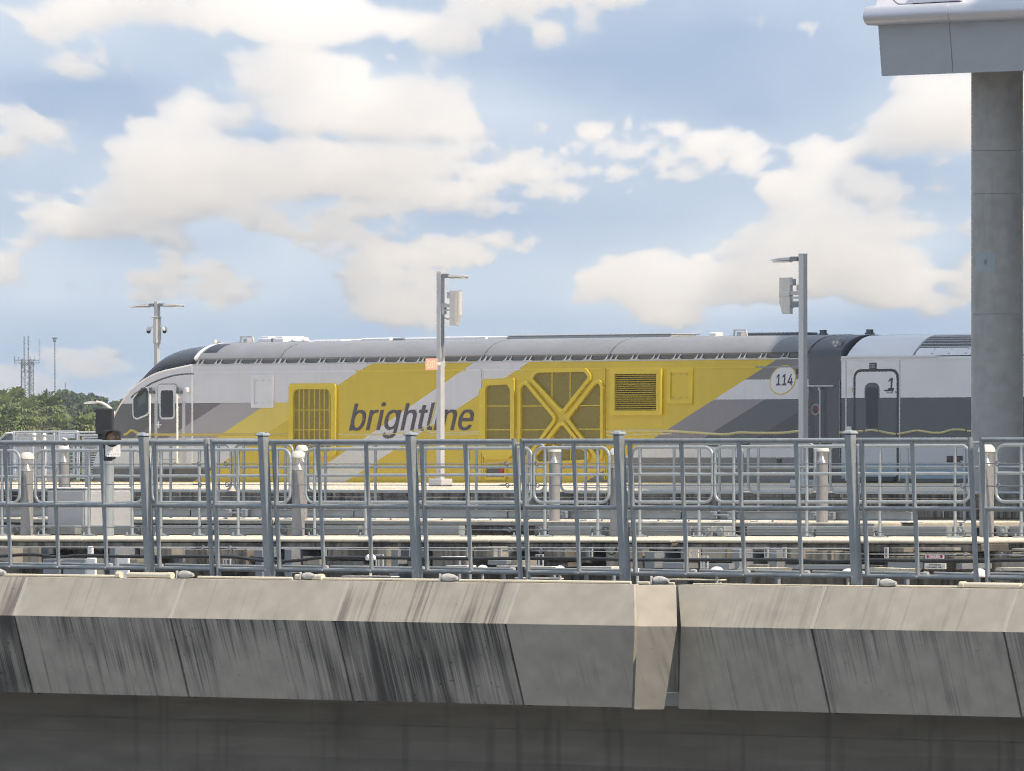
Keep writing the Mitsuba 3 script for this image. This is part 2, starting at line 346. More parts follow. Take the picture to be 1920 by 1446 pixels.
# nose: sections from the tip to the cab
NX = [118, 124, 131, 146, 163, 180, 198, 218, 240, 262, 285, 307, 330, 361]
NW = [0.48, 0.52, 0.58, 0.74, 0.90, 1.02, 1.13, 1.23, 1.33, 1.40, 1.45, 1.48, 1.50, 1.50]
NS = [872, 864, 852, 838, 821, 799, 772, 748, 728, 714, 702, 695, 690, 687]
NC = [858, 846, 826, 797, 774, 757, 745, 734, 712, 679, 655, 650, 648, 647]
NT = [TR.t(x) for x in NX]
NSZ = [TR.z(x+54*(1.5-w), y, 1.5-w) for x, y, w in zip(NX, NS, NW)]
NCZ = [TR.z(x+82, y, 1.5) for x, y in zip(NX, NC)]
NSZ[-1], NCZ[-1] = 2.40, 2.93
def fine(xs, ys, n):
    from scipy.interpolate import PchipInterpolator
    return PchipInterpolator(xs, ys)(n)
ts = np.linspace(NT[0], NT[-1], 44)
fw, fs, fc = fine(NT, NW, ts), fine(NT, NSZ, ts), fine(NT, NCZ, ts)
def nose_o(t): return np.where(np.asarray(t) < NT[-1], 1.5-fine(NT, NW, np.clip(t, NT[0], NT[-1])), 0.0)
def onto(m, out=0.0):
    m = m.copy(); m.vertices[:, 1] += nose_o(m.vertices[:, 0])-out; return m
def skin(i0, i1, fn):
    rows = [fn(i) for i in range(i0, i1)]; n = len(rows[0]); v = np.vstack(rows); f = []
    for i in range(len(rows)-1):
        for j in range(n-1):
            a = i*n+j; f += [[a, a+n, a+n+1], [a, a+n+1, a+1]]
    return trimesh.Trimesh(v, f, process=False)
th = np.linspace(0, math.pi/2, 12)
def upper(i):
    w, s, c = fw[i], fs[i], fc[i]
    half = [(1.5-w*math.cos(a), s+(c-s)*math.sin(a)**1.15) for a in th]
    full = half+[(3.0-o, z) for o, z in half[-2::-1]]
    return np.array([(ts[i], o, z) for o, z in full])
def lower(i, far=False):
    o = 1.5-fw[i]
    o = 3.0-o if far else o
    return np.array([(ts[i], o, z) for z in np.linspace(-1.05, fs[i], 10)])
cut = int(np.searchsorted(ts, TR.t(150)))
front = np.vstack([np.vstack([lower(0), upper(0)[1:-1], lower(0, True)[::-1]])])
fm = trimesh.Trimesh(front, [[0, k, k+1] for k in range(1, len(front)-1)], process=False)
part(loco, 'nose', [skin(0, 44, lower), skin(0, 44, lambda i: lower(i, True)), skin(0, cut+1, upper), fm], TR, 'm_livery', smooth=40)
cv = int(np.searchsorted(ts, TR.t(264)))
part(loco, 'windshield', skin(cut, cv+1, upper), TR, 'm_windscreen', smooth=40)
part(loco, 'visor', skin(cv, 44, upper), TR, 'm_visor', smooth=40)
# white pillar line along the edge of the windshield and the dark groove over the door
pil = [(ts[i], 1.5-fw[i]-0.008, fs[i]-0.012) for i in range(cut, 44)]
part(loco, 'pillar_trim', tube(pil, 0.020, 6), TR, 'm_white')
def onp(pts, out, xo=0.0):
    r = []
    for x, y in pts:
        o = 0.0
        for _ in range(5):
            t, z = q(x, y, o); o = float(nose_o(t))
        r.append((t, o-out, z))
    return r
part(loco, 'groove', tube(onp([(364, 701), (345, 701.5), (325, 704.5), (305, 710.5), (285, 718.5), (268, 729), (256, 737), (246, 746)], 0.004), 0.022, 6), TR, 'm_darkgrey')
part(loco, 'seam', [bx(t_cab-0.02, t_cab+0.02, -0.015, 0.02, 0.0, 2.38)], TR, 'm_white')
# roof sections, with arched joints between them
RP = [(0.02, 2.53), (0.05, 2.575), (0.12, 2.645), (0.24, 2.725), (0.40, 2.80), (0.62, 2.865), (0.95, 2.91), (1.5, 2.93)]
RP = RP+[(3.0-o, z) for o, z in RP[-2::-1]]
def roofpiece(x0, x1, m, name, g0=0.012, g1=0.012):
    a, b = TR.t(x0)+g0, TR.t(x1)-g1
    part(loco, name, prism_o(RP+[(2.9, 2.45), (0.1, 2.45)], a, b), TR, m, smooth=30)
def prism_o(poly, t0, t1):
    """a section in (o, z) drawn out along t"""
    m = trimesh.creation.extrude_polygon(Polygon(poly), t1-t0, engine='earcut'); v = m.vertices
    m.vertices = np.stack([v[:, 2]+t0, v[:, 0], v[:, 1]], 1); m.fix_normals(); return m
core = [(0.06, 2.40), (0.06, 2.56), (0.44, 2.78), (1.5, 2.90), (2.56, 2.78), (2.94, 2.56), (2.94, 2.40)]
part(loco, 'gutter', prism_o(core, t_cab+0.005, TR.t(1518)), TR, 'm_gutter')
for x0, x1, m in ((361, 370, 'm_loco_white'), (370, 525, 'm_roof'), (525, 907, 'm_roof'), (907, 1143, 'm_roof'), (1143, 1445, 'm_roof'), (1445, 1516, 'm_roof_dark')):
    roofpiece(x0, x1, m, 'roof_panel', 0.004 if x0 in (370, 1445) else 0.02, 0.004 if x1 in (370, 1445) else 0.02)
a, b = TR.t(1518), t_end
part(loco, 'end_roof', prism_o([(0.0, 2.40)]+RP[:6]+[(0.95, 2.908), (1.15, 2.912), (1.5, 2.90), (2.1, 2.84), (2.6, 2.72), (3.0, 2.53), (3.0, 2.40)], a, b), TR, 'm_end_dark', smooth=30)
# dark hatch in the first roof section: follows the roof's slope
hv = []
for k, (o, z) in enumerate([(0.13, 2.662), (0.24, 2.735), (0.40, 2.81), (0.62, 2.875)]):
    hv += [(TR.t(374), o-0.004, z), (TR.t(399), o-0.004, z)]
part(loco, 'roof_window', trimesh.Trimesh(hv, [[2*k+i, 2*k+j, 2*k+l] for k in range(3) for i, j, l in ((0, 1, 3), (0, 3, 2))], process=False), TR, 'm_visor')
for x in (372, 406, 443, 481, 516, 526, 562, 600, 637, 674, 712, 749, 785, 822, 864, 901, 911, 949, 986, 1024, 1061, 1099, 1138, 1147, 1186, 1226, 1265, 1307, 1346, 1388, 1427, 1468):
    t = TR.t(x)
    part(loco, 'bracket', [tube([(t-0.05+s, 0.0, 2.405), (t+s-0.02, 0.03, 2.46), (t+s, 0.05, 2.52)], 0.014, 5) for s in (0, 0.14)]+[bx(t-0.09, t+0.16, -0.005, 0.05, 2.40, 2.415)], TR, 'm_lampgrey')
# lips and seams of the side: thin ledges that stand proud
def lip(x0, x1, z, m, h=0.035, d=0.03): return part(loco, 'ledge', bx(TR.t(x0), TR.t(x1), -d, 0.02, z-h/2, z+h/2), TR, m)
zl = 2.205
lip(362, 668, zl, 'm_loco_white'); lip(669, 874, zl, 'm_yellow_edge'); lip(875, 903, zl, 'm_loco_white'); lip(907, 978, zl, 'm_loco_white'); lip(979, 1134, zl, 'm_yellow_edge')
lip(1138, 1418, zl, 'm_yellow_edge'); lip(1419, 1498, zl, 'm_midgrey', d=0.015)
part(loco, 'top_ledge', bx(t_cab, TR.t(1516), -0.03, 0.06, 2.37, 2.395), TR, 'm_lampgrey')
for x in (903, 906, 1134.5, 1137.5):
    for y0, y1, m in (((692, 740, 'm_loco_white'), (741, 900, 'm_yellow_edge')) if x < 1000 else ((690, 900, 'm_yellow_edge'),)):
        part(loco, 'seam', bx(TR.t(x)-0.013, TR.t(x)+0.013, -0.022, 0.02, TR.z(x, y1), TR.z(x, y0)), TR, m)
# wavy gold line
def wave(pts, r=0.02, m='m_goldline', name='stripe', o=-0.006):
    from scipy.interpolate import PchipInterpolator
    P = np.array([q(x, y) for x, y in pts]); s = np.linspace(0, len(P)-1, len(P)*6); f = PchipInterpolator(np.arange(len(P)), P)
    L = f(s); L = [(t, float(nose_o(t))+o, z) for t, z in L]
    part(loco, name, tube(L, r, 6), TR, m)
wave([(219, 815), (227, 813), (238, 807), (252, 812), (262, 814.5), (300, 815), (420, 815), (545, 814.5)], 0.032, 'm_gold')
wave([(634, 815), (700, 815), (740, 813), (780, 808), (806, 797), (813, 775), (820, 744)], 0.022)
wave([(800, 811), (815, 816), (850, 815.5), (905, 813)], 0.02); wave([(798, 806), (815, 811), (850, 811.5), (905, 809)], 0.02)
wave([(966, 811), (978, 811)], 0.02)
wave([(1138, 810), (1200, 807.5), (1250, 808), (1300, 811), (1358, 814.5), (1390, 811), (1420, 812), (1460, 812), (1500, 808)], 0.03)
wave([(1138, 816), (1180, 815.5), (1230, 814), (1260, 813)], 0.02)
# lettering
t0, z0 = q(652, 807)
part(loco, 'lettering', [letters('brightline', 0.622, t0+dx, -0.012-e, z0, slant=0.29, sx=1.005, depth=0.010) for dx, e in ((-0.006, 0.0), (0.006, 0.001))], TR, 'm_text', label='dark grey slanted word brightline on the side')
cx, cz = q(1468.5, 712.5)
oval = affinity.skew(Polygon([(cx+0.34*math.cos(a), cz+0.30*math.sin(a)) for a in np.linspace(0, 2*math.pi, 40)[:-1]]), xs=14, origin=(cx, cz))
part(loco, 'number_disc', prism(oval, -0.012, 0.01), TR, 'm_loco_white')
part(loco, 'number_ring', prism(oval.buffer(0.028).difference(oval), -0.014, 0.01), TR, 'm_gold')
tn, zn = q(1454, 722.5)
part(loco, 'number', letters('114', 0.235, tn, -0.016, zn, bold=True, sx=0.80, slant=0.10, depth=0.006), TR, 'm_ink', label='black number 114 in a white oval')
part(loco, 'marker', bx(TR.t(1494), TR.t(1498), -0.03, 0.0, TR.z(1496, 702), TR.z(1496, 692)), TR, 'm_black')
# cab window, door, handrails
def onside(poly, o0, o1): return onto(prism(poly, o0, o1))
def pp(pts):
    r = onp(pts, 0.0); return [(t, z) for t, o, z in r]
win = Polygon(pp([(251.6, 749), (266, 729), (270, 728), (275.5, 730), (278.3, 736), (278.3, 771), (275, 775.5), (258, 782.5), (253.5, 781), (252, 777)])).buffer(0.02)
g = onside(win, -0.012, 0.03)
part(loco, 'cab_window', g, TR, 'm_glassdark')
part(loco, 'pane', onside(Polygon(pp([(260, 747), (274, 734), (274, 756), (268, 757), (261, 764)])), -0.02, 0.0), TR, 'm_glassgreen')
part(loco, 'window_rim', onside(win.buffer(0.035).difference(win), -0.02, 0.02), TR, 'm_loco_white')
(dt0, dz1), (dt1, dz0) = q(296.5, 721.5, 0.03), q(334, 868, 0.03)
dr_ = rrect(dt0, dt1, dz0, dz1, 0.09)
part(loco, 'door', onside(dr_, -0.018, 0.03), TR, 'm_livery')
part(loco, 'door_seal', onside(dr_.buffer(0.025).difference(dr_), -0.012, 0.02), TR, 'm_midgrey')
(a0, b1), (a1, b0) = q(303.2, 732, 0.03), q(328.5, 783, 0.03)
dw = rrect(a0, a1, b0, b1, 0.07)
wk = part(loco, 'door_window', onside(dw, -0.03, 0.0), TR, 'm_glassdark')
part(loco, 'door_window_rim', onside(dw.buffer(0.04).difference(dw), -0.036, 0.0), TR, 'm_loco_white')
ht, hz = q(298, 797, 0.03)
part(loco, 'handle', [onto(cbx(ht, ht+0.16, -0.09, -0.05, hz-0.015, hz+0.02)), onto(cbx(ht+0.01, ht+0.05, -0.06, 0.0, hz-0.08, hz+0.09))], TR, 'm_chrome')
for x in (285.5, 339.5):
    (t, zt), (_, zb) = q(x, 737, 0.03), q(x, 868, 0.03); o = float(nose_o(t))
    part(loco, 'handrail', [tube([(t, o-0.10, zb), (t, o-0.10, zt-0.03), (t-0.01, o-0.09, zt+0.02)], 0.024, 8), rod((t, o-0.10, zt-0.1), (t, o+0.02, zt-0.1), 0.018), rod((t, o-0.1, zb+0.3), (t, o+0.02, zb+0.3), 0.018)], TR, 'm_white')
    part(loco, 'rail_bracket', [bx(t-0.02, t+0.07, o-0.12, o, zt-0.02, zt+0.05), bx(t-0.02, t+0.02, o-0.11, o-0.05, zt+0.05, zt+0.13)], TR, 'm_darkgrey')
    tj = TR.t(x+5.5); o = float(nose_o(tj))
    part(loco, 'door_jamb', bx(tj-0.05, tj+0.05, o-0.012, o+0.03, TR.z(x, 868), TR.z(x, 752)), TR, 'm_lampgrey')
tm, zm = q(355, 730)
part(loco, 'camera', [cbx(tm-0.06, tm+0.02, -0.11, 0.0, zm-0.02, zm+0.04), rev([(0, zm-0.08), (0.045, zm-0.06), (0.05, zm), (0, zm+0.02)], tm, -0.06, 12)], TR, 'm_white')
for x0, x1 in ((308, 318), (322, 326)):
    part(loco, 'vent', onto(bx(TR.t(x0), TR.t(x1), -0.015, 0.02, TR.z(x0, 890), TR.z(x0, 881))), TR, 'm_black')
part(loco, 'hatch_outline', prism(rrect(TR.t(300), TR.t(335), TR.z(310, 861), TR.z(310, 842), 0.05).buffer(0.012).difference(rrect(TR.t(300), TR.t(335), TR.z(310, 861), TR.z(310, 842), 0.05)), -0.02, 0.02), TR, 'm_midgrey')
# small hatches
def hatch(x0, y0, x1, y1, m_frame, m_in):
    (ta, zb), (tb, zt) = q(x0, y1), q(x1, y0)
    out, inn = sbox(ta, zb, tb, zt), sbox(ta+0.10, zb+0.09, tb-0.10, zt-0.09)
    k = part(loco, 'hatch', prism(inn.buffer(0.02), -0.012, 0.02), TR, m_in)
    part(k, 'frame', prism(out.difference(inn), -0.05, 0.02), TR, m_frame)
    part(k, 'bolt', [cbx(ta+0.15+i*0.2, ta+0.17+i*0.2, -0.025, 0, z, z+0.02, 0.004) for i in range(3) for z in (zb+0.12, zt-0.14)], TR, 'm_midgrey')
hatch(473, 703, 514.5, 765, 'm_loco_white', 'm_loco_white')
hatch(1253, 691, 1300, 757, 'm_yellow_edge', 'm_yellow')
# grilles
def grille(opening, rim, label=None, vbars=(), hbars=(), depth=0.075, outer=None, bar=0.012):
    P = Polygon(opening).buffer(-0.05).buffer(0.05, join_style=1, quad_segs=3)
    k = part(loco, 'grille', prism(P.buffer(0.03), -0.006, 0.03), TR, 'm_screen', label=label)
    part(k, 'rim', prism((outer or P.buffer(rim)).difference(P), -depth, 0.02), TR, 'm_yellow_edge')
    x0, y0, x1, y1 = P.bounds
    from shapely.geometry import LineString
    for v in vbars:
        s = LineString([(v, y0-1), (v, y1+1)]).intersection(P)
        if not s.is_empty: part(k, 'bar', prism(s.buffer(bar, cap_style=2), -0.03, 0.0), TR, 'm_yellow')
    for h in hbars:
        s = LineString([(x0-1, h), (x1+1, h)]).intersection(P)
        if not s.is_empty: part(k, 'bar', prism(s.buffer(bar, cap_style=2), -0.034, 0.0), TR, 'm_yellow')
    return P
zx = lambda x, y: TR.z(x, y)
o1 = rrect(TR.t(545), TR.t(633), zx(590, 856), zx(590, 719), 0.10)
grille([q(553, 846), q(553, 736), q(560, 730), q(617, 730), q(624, 738), q(624, 846)], 0.1, 'yellow framed mesh grille with nine panels behind the cab', [TR.t(x) for x in (562.5, 571, 581, 591, 601, 609.5, 619)], [zx(590, 769), zx(590, 806)], outer=o1)
o2 = Polygon([q(905, 838), q(905, 735), q(913, 728), q(910, 716), q(964.5, 713), q(964.5, 848), q(953, 857), q(915, 857)]).buffer(0.05, join_style=1)
grille([q(913, 838), q(913.5, 730), q(917, 723), q(954, 721), q(960, 729), q(960.5, 838)], 0.1, 'narrow yellow framed mesh grille left of the X-shaped frame', [], [zx(936, 761.5), zx(936, 806)], outer=o2)
X = dict(top=[q(1001, 709), q(1010, 699), q(1099, 697.5), q(1107, 707), q(1061, 765), q(1057, 768), q(1053, 765)],
    left=[q(980, 727), q(985, 721), q(990, 723), q(1040, 783), q(1040, 788), q(1003, 838), q(980, 866)],
    right=[q(1129, 724), q(1125, 718.5), q(1119, 721), q(1071, 783), q(1071, 787), q(1108, 835), q(1129, 862)],
    bottom=[q(1053, 799), q(1056, 796.5), q(1060, 799), q(1103, 852), q(1100, 862), q(1012, 866), q(1008, 857)])
grille(X['top'], 0.085, 'upper triangular mesh opening of the X-shaped grille', [TR.t(1036.5), TR.t(1070.5)], [])
grille(X['left'], 0.085, 'left triangular mesh opening of the X-shaped grille', [], [zx(1000, 761.5), zx(1000, 806)])
grille(X['right'], 0.085, 'right triangular mesh opening of the X-shaped grille', [], [zx(1100, 760.5), zx(1100, 805)])
grille(X['bottom'], 0.085, 'lower triangular mesh opening of the X-shaped grille', [TR.t(1038.5), TR.t(1071.5)], [zx(1055, 842)])
# louvred vent
(ta, zb), (tb, zt) = q(1148.5, 779), q(1244, 691)
(ia, ib), (ic, id_) = q(1157, 770.5), q(1235, 701)
fr_ = sbox(ta, zb, tb, zt).difference(sbox(ia, ib, ic, id_))
lv = part(loco, 'louvre', prism(sbox(ia-0.01, ib-0.01, ic+0.01, id_+0.01), -0.004, 0.02), TR, 'm_black')
part(lv, 'frame', prism(fr_, -0.09, 0.02), TR, 'm_yellow_edge')
for i in range(17):
    z = ib+(i+0.5)*(id_-ib)/17
    w = [0, 0.004, -0.004, 0.006, 0.0][i % 5]
    v = [(ia, -0.03, z+0.016), (ic, -0.03, z+0.016), (ic, -0.080, z-0.008), (ia, -0.080, z-0.008), ((ia+ic)/2, -0.082, z-0.008+w)]
    s = trimesh.convex.convex_hull(np.array(v+[(x, y, zz-0.007) for x, y, zz in v]))
    part(lv, 'slat', s, TR, 'm_yellow')
part(lv, 'bolt', [cbx(t, t+0.025, -0.098, -0.09, z, z+0.025, 0.004) for t in np.linspace(ta+0.06, tb-0.09, 9) for z in (zb+0.04, zt-0.065)]+[cbx(t, t+0.025, -0.098, -0.09, z, z+0.025, 0.004) for z in np.linspace(zb+0.15, zt-0.15, 6) for t in (ta+0.03, tb-0.055)], TR, 'm_gold')
part(loco, 'drip_streaks', prism(sbox(TR.t(1144), zx(1144, 800), TR.t(1243), zx(1144, 787)), -0.006, 0.02), TR, 'm_yellow')  # plain yellow patch just below the louvre frame
# lower fittings
(ta, zb), (tb, zt) = q(913, 897), q(949, 877)
k = part(loco, 'recess', bx(ta, tb, -0.01, 0.02, zb+0.03, zt), TR, 'm_darkgrey')
part(k, 'frame', prism(sbox(ta-0.03, zb-0.03, tb+0.03, zt+0.03).difference(sbox(ta, zb+0.02, tb, zt)), -0.06, 0.02), TR, 'm_yellow_edge')
part(k, 'valve', cbx(TR.t(937), TR.t(947), -0.05, 0, zx(940, 888), zx(940, 878.5), 0.02), TR, 'm_red', label='red filler cap in a recess near the platform')
part(loco, 'label_plate', bx(TR.t(896), TR.t(906), -0.012, 0.01, zx(900, 889), zx(900, 879)), TR, 'm_lampgrey')
part(loco, 'fuel_gauge', bx(TR.t(1458), TR.t(1465), -0.03, 0.01, zx(1460, 871), zx(1460, 861)), TR, 'm_black')
# loco rear end
part(loco, 'step_ledge', bx(TR.t(1519), TR.t(1565), -0.06, 0.02, zx(1540, 725), zx(1540, 722.5)), TR, 'm_lampgrey')
for x, y0 in ((1519.5, 735), (1543, 734)):
    t, z = q(x, y0)
    part(loco, 'handrail', tube([(t-0.05, -0.01, z+0.10), (t-0.05, -0.09, z+0.06), (t, -0.10, z), (t, -0.10, 0.0), (t, -0.01, -0.02)], 0.02, 8), TR, 'm_lampgrey')
t, z = q(1531, 768)
pc = Polygon([(t+0.09*math.cos(a), z+0.095*math.sin(a)) for a in np.linspace(0, 2*math.pi, 17)[:-1]])
part(loco, 'port', prism(pc, -0.03, 0.01), TR, 'm_maroon'); part(loco, 'port_rim', prism(pc.buffer(0.035).difference(pc), -0.04, 0.01), TR, 'm_midgrey')
t, z = q(1586, 650, 0.55)
hr = rod((t-0.06, 0.45, z), (t+0.0, 0.36, z), 0.13, 16)
part(loco, 'horn', [rod((t_end-0.25, 0.42, 2.70), (t_end-0.25, 0.14, 2.70), 0.135, 16)], TR, 'm_midgrey')
part(loco, 'horn_mouth', [rod((t_end-0.25+dx, 0.16, 2.70+dz), (t_end-0.25+dx, 0.11, 2.70+dz), 0.035, 8) for dx, dz in ((-0.05, 0.03), (0.05, 0.03), (0, -0.05))], TR, 'm_lampgrey')
part(loco, 'handrail', tube([(t_end-0.02, 0.1, 0.2), (t_end-0.02, -0.02, 0.2), (t_end-0.02, -0.02, 1.9)], 0.01, 6), TR, 'm_midgrey')
# things on the roof, at the crown
OC = 1.3
def rt(x, y): return q(x, y, OC)
def roofbox(name, x0, x1, y0, y1, m, depth=0.7, ch=0.02):
    (a, zt), (b, _) = rt(x0, y0), rt(x1, y0); zb = 2.88
    part(loco, name, cbx(a, b, OC, OC+depth, zb, max(zt, zb+0.06), ch), TR, m)
roofbox('roof_hatch', 587, 640, 637.5, 642, 'm_white'); roofbox('roof_hatch', 655, 676, 636.5, 641, 'm_white'); roofbox('roof_hatch', 677, 731, 634, 640, 'm_white')
roofbox('roof_hatch', 735, 756, 634, 640, 'm_midgrey'); roofbox('roof_hatch', 758, 830, 633.5, 638, 'm_white'); roofbox('roof_hatch', 832, 911, 631.5, 637, 'm_white')
roofbox('roof_hatch', 914, 950, 631, 636, 'm_white'); roofbox('roof_hatch', 952, 1258, 628.5, 632, 'm_lampgrey', 0.9); part(loco, 'roof_sheet', cbx(rt(952, 640)[0], rt(1260, 640)[0], OC-0.05, OC+1.0, 2.975, 2.995, 0.004), TR, 'm_midgrey')
roofbox('roof_hatch', 1329, 1343, 623.5, 629, 'm_white', 0.25); roofbox('roof_hatch', 1399, 1497, 624.2, 628, 'm_darkgrey')
a, b = rt(484, 640)[0], rt(531, 640)[0]; zb = 2.86
zt = rt(507, 632.5)[1]
part(loco, 'air_conditioner', [cbx(a, b, OC, OC+0.8, zb, zt-0.03), cbx(a+0.05, a+0.28, OC+0.05, OC+0.8, zb, zt+0.02), cbx(b-0.30, b-0.06, OC+0.05, OC+0.8, zb, zt+0.02)], TR, 'm_white')
part(loco, 'cooling_fan', [cbx(a+0.28, b-0.30, OC+0.2, OC+0.7, zt-0.04, zt-0.01, 0.005), bx((a+b)/2+0.02, (a+b)/2+0.08, OC-0.006, OC+0.02, zb+0.06, zb+0.15)], TR, 'm_midgrey')
for x0, x1 in ((450, 473), (1375, 1398)):
    a, b = rt(x0, 640)[0], rt(x1, 640)[0]; zt = 3.06
    part(loco, 'antenna_frame', [rod((a, OC, zt), (b, OC, zt), 0.018), rod((a, OC, 2.88), (a+0.04, OC, zt), 0.02), rod((b+0.06, OC, 2.88), (b, OC, zt), 0.025), bx(a+0.1, a+0.2, OC, OC+0.2, 2.88, zt-0.05)], TR, 'm_lampgrey')
for x, r in ((553.5, 0.10), (573, 0.09)):
    t = rt(x, 640)[0]
    part(loco, 'antenna_dome', [hemi(t, OC, 2.94, r), bx(t-0.16, t+0.16, OC-0.05, OC+0.1, 2.9, 2.94)], TR, 'm_white', smooth=40)
t = rt(404, 643)[0]; part(loco, 'beacon', rev([(0, 2.87), (0.06, 2.87), (0.05, 2.93), (0.015, 3.0), (0, 3.0)], t, OC, 10), TR, 'm_cream')
t = rt(411, 645)[0]; part(loco, 'horn_bell', rev([(0, 2.87), (0.05, 2.88), (0.06, 2.92), (0.03, 2.95), (0, 2.95)], t, OC, 10), TR, 'm_midgrey')
for x in (1541, 1628):
    t = rt(x, 625)[0]; part(loco, 'lifting_lug', [bx(t-0.06, t+0.06, OC, OC+0.1, 2.92, 3.03), bx(t-0.1, t+0.1, OC, OC+0.1, 2.92, 2.955)], TR, 'm_darkgrey')
part(loco, 'underframe', cbx(NT[3], t_end-0.3, 0.3, 2.7, -1.35, -1.05), TR, 'm_black')

# ---------------------------------------------------------------- coach
tc0, tc1 = TR.t(1577.5), TR.t(2010)
def coachpaint(p, n, uv):
    t = p.x*TR.ca-(p.y-TR.D)*TR.sa; z = p.z-H
    c = dr.select(z < ZM+0.015, mi.Color3f(0.066, 0.08, 0.104), mi.Color3f(0.66, 0.67, 0.70))
    c = dr.select(z < 0.44, mi.Color3f(0.45, 0.49, 0.55), c)
    c = dr.select(z < 0.095, mi.Color3f(0.20, 0.30, 0.42), c)
    c = dr.select(z < -0.25, mi.Color3f(0.06, 0.065, 0.075), c)
    return c*(0.94+0.12*fbm(t*1.3, z*2, 0.7, 3))
mat('m_coach', {'type': 'principled', 'base_color': proc(coachpaint), 'roughness': 0.30, 'specular': 0.5, 'clearcoat': 0.4, 'clearcoat_gloss': 0.92})
coach = thing('passenger_coach', 'white and dark grey passenger coach coupled behind the locomotive, beside the concrete column', 'railway coach')
CH = 2.40
part(coach, 'body', prism([(tc0, -1.05), (tc1, -1.05), (tc1, CH), (tc0, CH)], 0.0, WL), TR, 'm_coach')
CR = [(0.06, 2.42), (0.16, 2.52), (0.28, 2.62), (0.42, 2.72), (0.60, 2.815), (0.85, 2.88), (1.5, 2.905)]
CR = CR+[(3.0-o, z) for o, z in CR[-2::-1]]
tj = TR.t(1709)
part(coach, 'roof_panel', prism_o(CR, tc0+0.10, tj-0.03), TR, 'm_coach_white', smooth=30)
part(coach, 'roof_panel', prism_o(CR, tj+0.03, TR.t(1815)), TR, 'm_coach_white', smooth=30)
part(coach, 'roof_panel', prism_o(CR, TR.t(1815)+0.04, tc1), TR, 'm_coach_white', smooth=30)
part(coach, 'roof_frame', prism_o([(o+0.03 if o < 1.5 else o-0.03, z-0.03) for o, z in CR], tc0+0.12, tc1-0.1), TR, 'm_midgrey')
part(coach, 'gutter', [bx(tc0+0.03, TR.t(1759), -0.05, 0.08, 2.385, 2.425), bx(tc0, tc1, -0.03, 0.06, 2.33, 2.36)], TR, 'm_coach_white')
def onroof(o):                                     # height of the coach roof at offset o
    return float(np.interp(o, [a for a, _ in CR[:7]], [z for _, z in CR[:7]]))
gv, gf = [], []
ga, gb = TR.t(1727, 0.3), TR.t(1822, 0.3)
rg = part(coach, 'roof_grille', cat([trimesh.convex.convex_hull(np.array([(t, o, onroof(o)+h) for t in (ga, gb) for o in (o0, o0+0.1) for h in (0.0, 0.012)])) for o0 in (0.24, 0.34, 0.44, 0.54, 0.64)]), TR, 'm_black')
for i in range(6):
    o = 0.25+i*0.09
    part(rg, 'slat', rod((ga, o, onroof(o)+0.016), (gb, o, onroof(o)+0.016), 0.012, 5), TR, 'm_lampgrey')
for i in range(26):
    t = ga+(i+0.5)*(gb-ga)/26
    part(rg, 'rib', tube([(t, o, onroof(o)+0.016) for o in (0.25, 0.4, 0.55, 0.7)], 0.008, 4), TR, 'm_midgrey')
part(coach, 'rivet', [cbx(t-0.015, t+0.015, o-0.02, o+0.01, onroof(o), onroof(o)+0.015, 0.003) for t in np.linspace(ga, gb, 4) for o in (0.1, 0.2)], TR, 'm_midgrey')
(ta, zt), (tb, _) = q(1603, 695), q(1684, 695)
dd = rrect(ta, tb, -0.30, zt, 0.17)
dk = part(coach, 'door', prism(dd, -0.014, 0.02), TR, 'm_coach')
part(dk, 'seal', prism(dd.buffer(0.03).difference(dd.buffer(-0.03)), -0.018, 0.02), TR, 'm_ink')
(wa, wt), (wb, wz) = q(1622, 718, 0), q(1650, 799, 0)
slot = Polygon([(wa, ZM+0.01), (wa, wt-0.12), (wa+0.04, wt-0.04), (wa+0.12, wt), (wb-0.12, wt), (wb-0.04, wt-0.04), (wb, wt-0.12), (wb, ZM+0.01), (wb, 0.78), (wa, 0.78)])
part(dk, 'window_surround', prism(slot, -0.018, 0.0), TR, 'm_darkgrey')
sw = rrect(wa+0.04, wb-0.04, 0.84, wt-0.10, 0.08)
part(dk, 'window', prism(sw, -0.024, 0.0), TR, 'm_glassdark')
tn, zn = q(1663.5, 731)
part(dk, 'number', [letters('1', 0.25, tn, -0.024, zn, bold=True, slant=0.12, depth=0.006), bx(TR.t(1659), TR.t(1676), -0.024, -0.01, TR.z(1668, 733.4), TR.z(1668, 731.2))], TR, 'm_ink', label='black number 1 with a line under it')
part(dk, 'caption', [letters('Smart', 0.045, TR.t(1663), -0.022, TR.z(1665, 737.5), bold=True, depth=0.004), letters('1-8', 0.05, TR.t(1673), -0.022, TR.z(1675, 737.5), bold=True, depth=0.004)], TR, 'm_ink')
dsp = part(coach, 'display', bx(TR.t(1630.5), TR.t(1644), -0.015, 0.01, TR.z(1637, 692.5), TR.z(1637, 680.5)), TR, 'm_ink')
for y in (684.5, 688.5):
    part(dsp, 'line', bx(TR.t(1632), TR.t(1641), -0.019, -0.01, TR.z(1637, y+0.6), TR.z(1637, y-0.6)), TR, 'm_lampgrey')
t, z = q(1595.5, 699)
part(coach, 'sensor', prism(Polygon([(t+0.06*math.cos(a), z+0.06*math.sin(a)) for a in np.linspace(0, 6.283, 15)[:-1]]), -0.012, 0.01), TR, 'm_offwhite')
part(coach, 'intercom', cbx(TR.t(1590), TR.t(1599), -0.02, 0.01, TR.z(1594, 737), TR.z(1594, 725.5), 0.006), TR, 'm_offwhite')
for x in (1586.5, 1687):
    part(coach, 'seam', bx(TR.t(x)-0.018, TR.t(x)+0.018, -0.012, 0.01, -0.3, 2.33), TR, 'm_lampgrey')
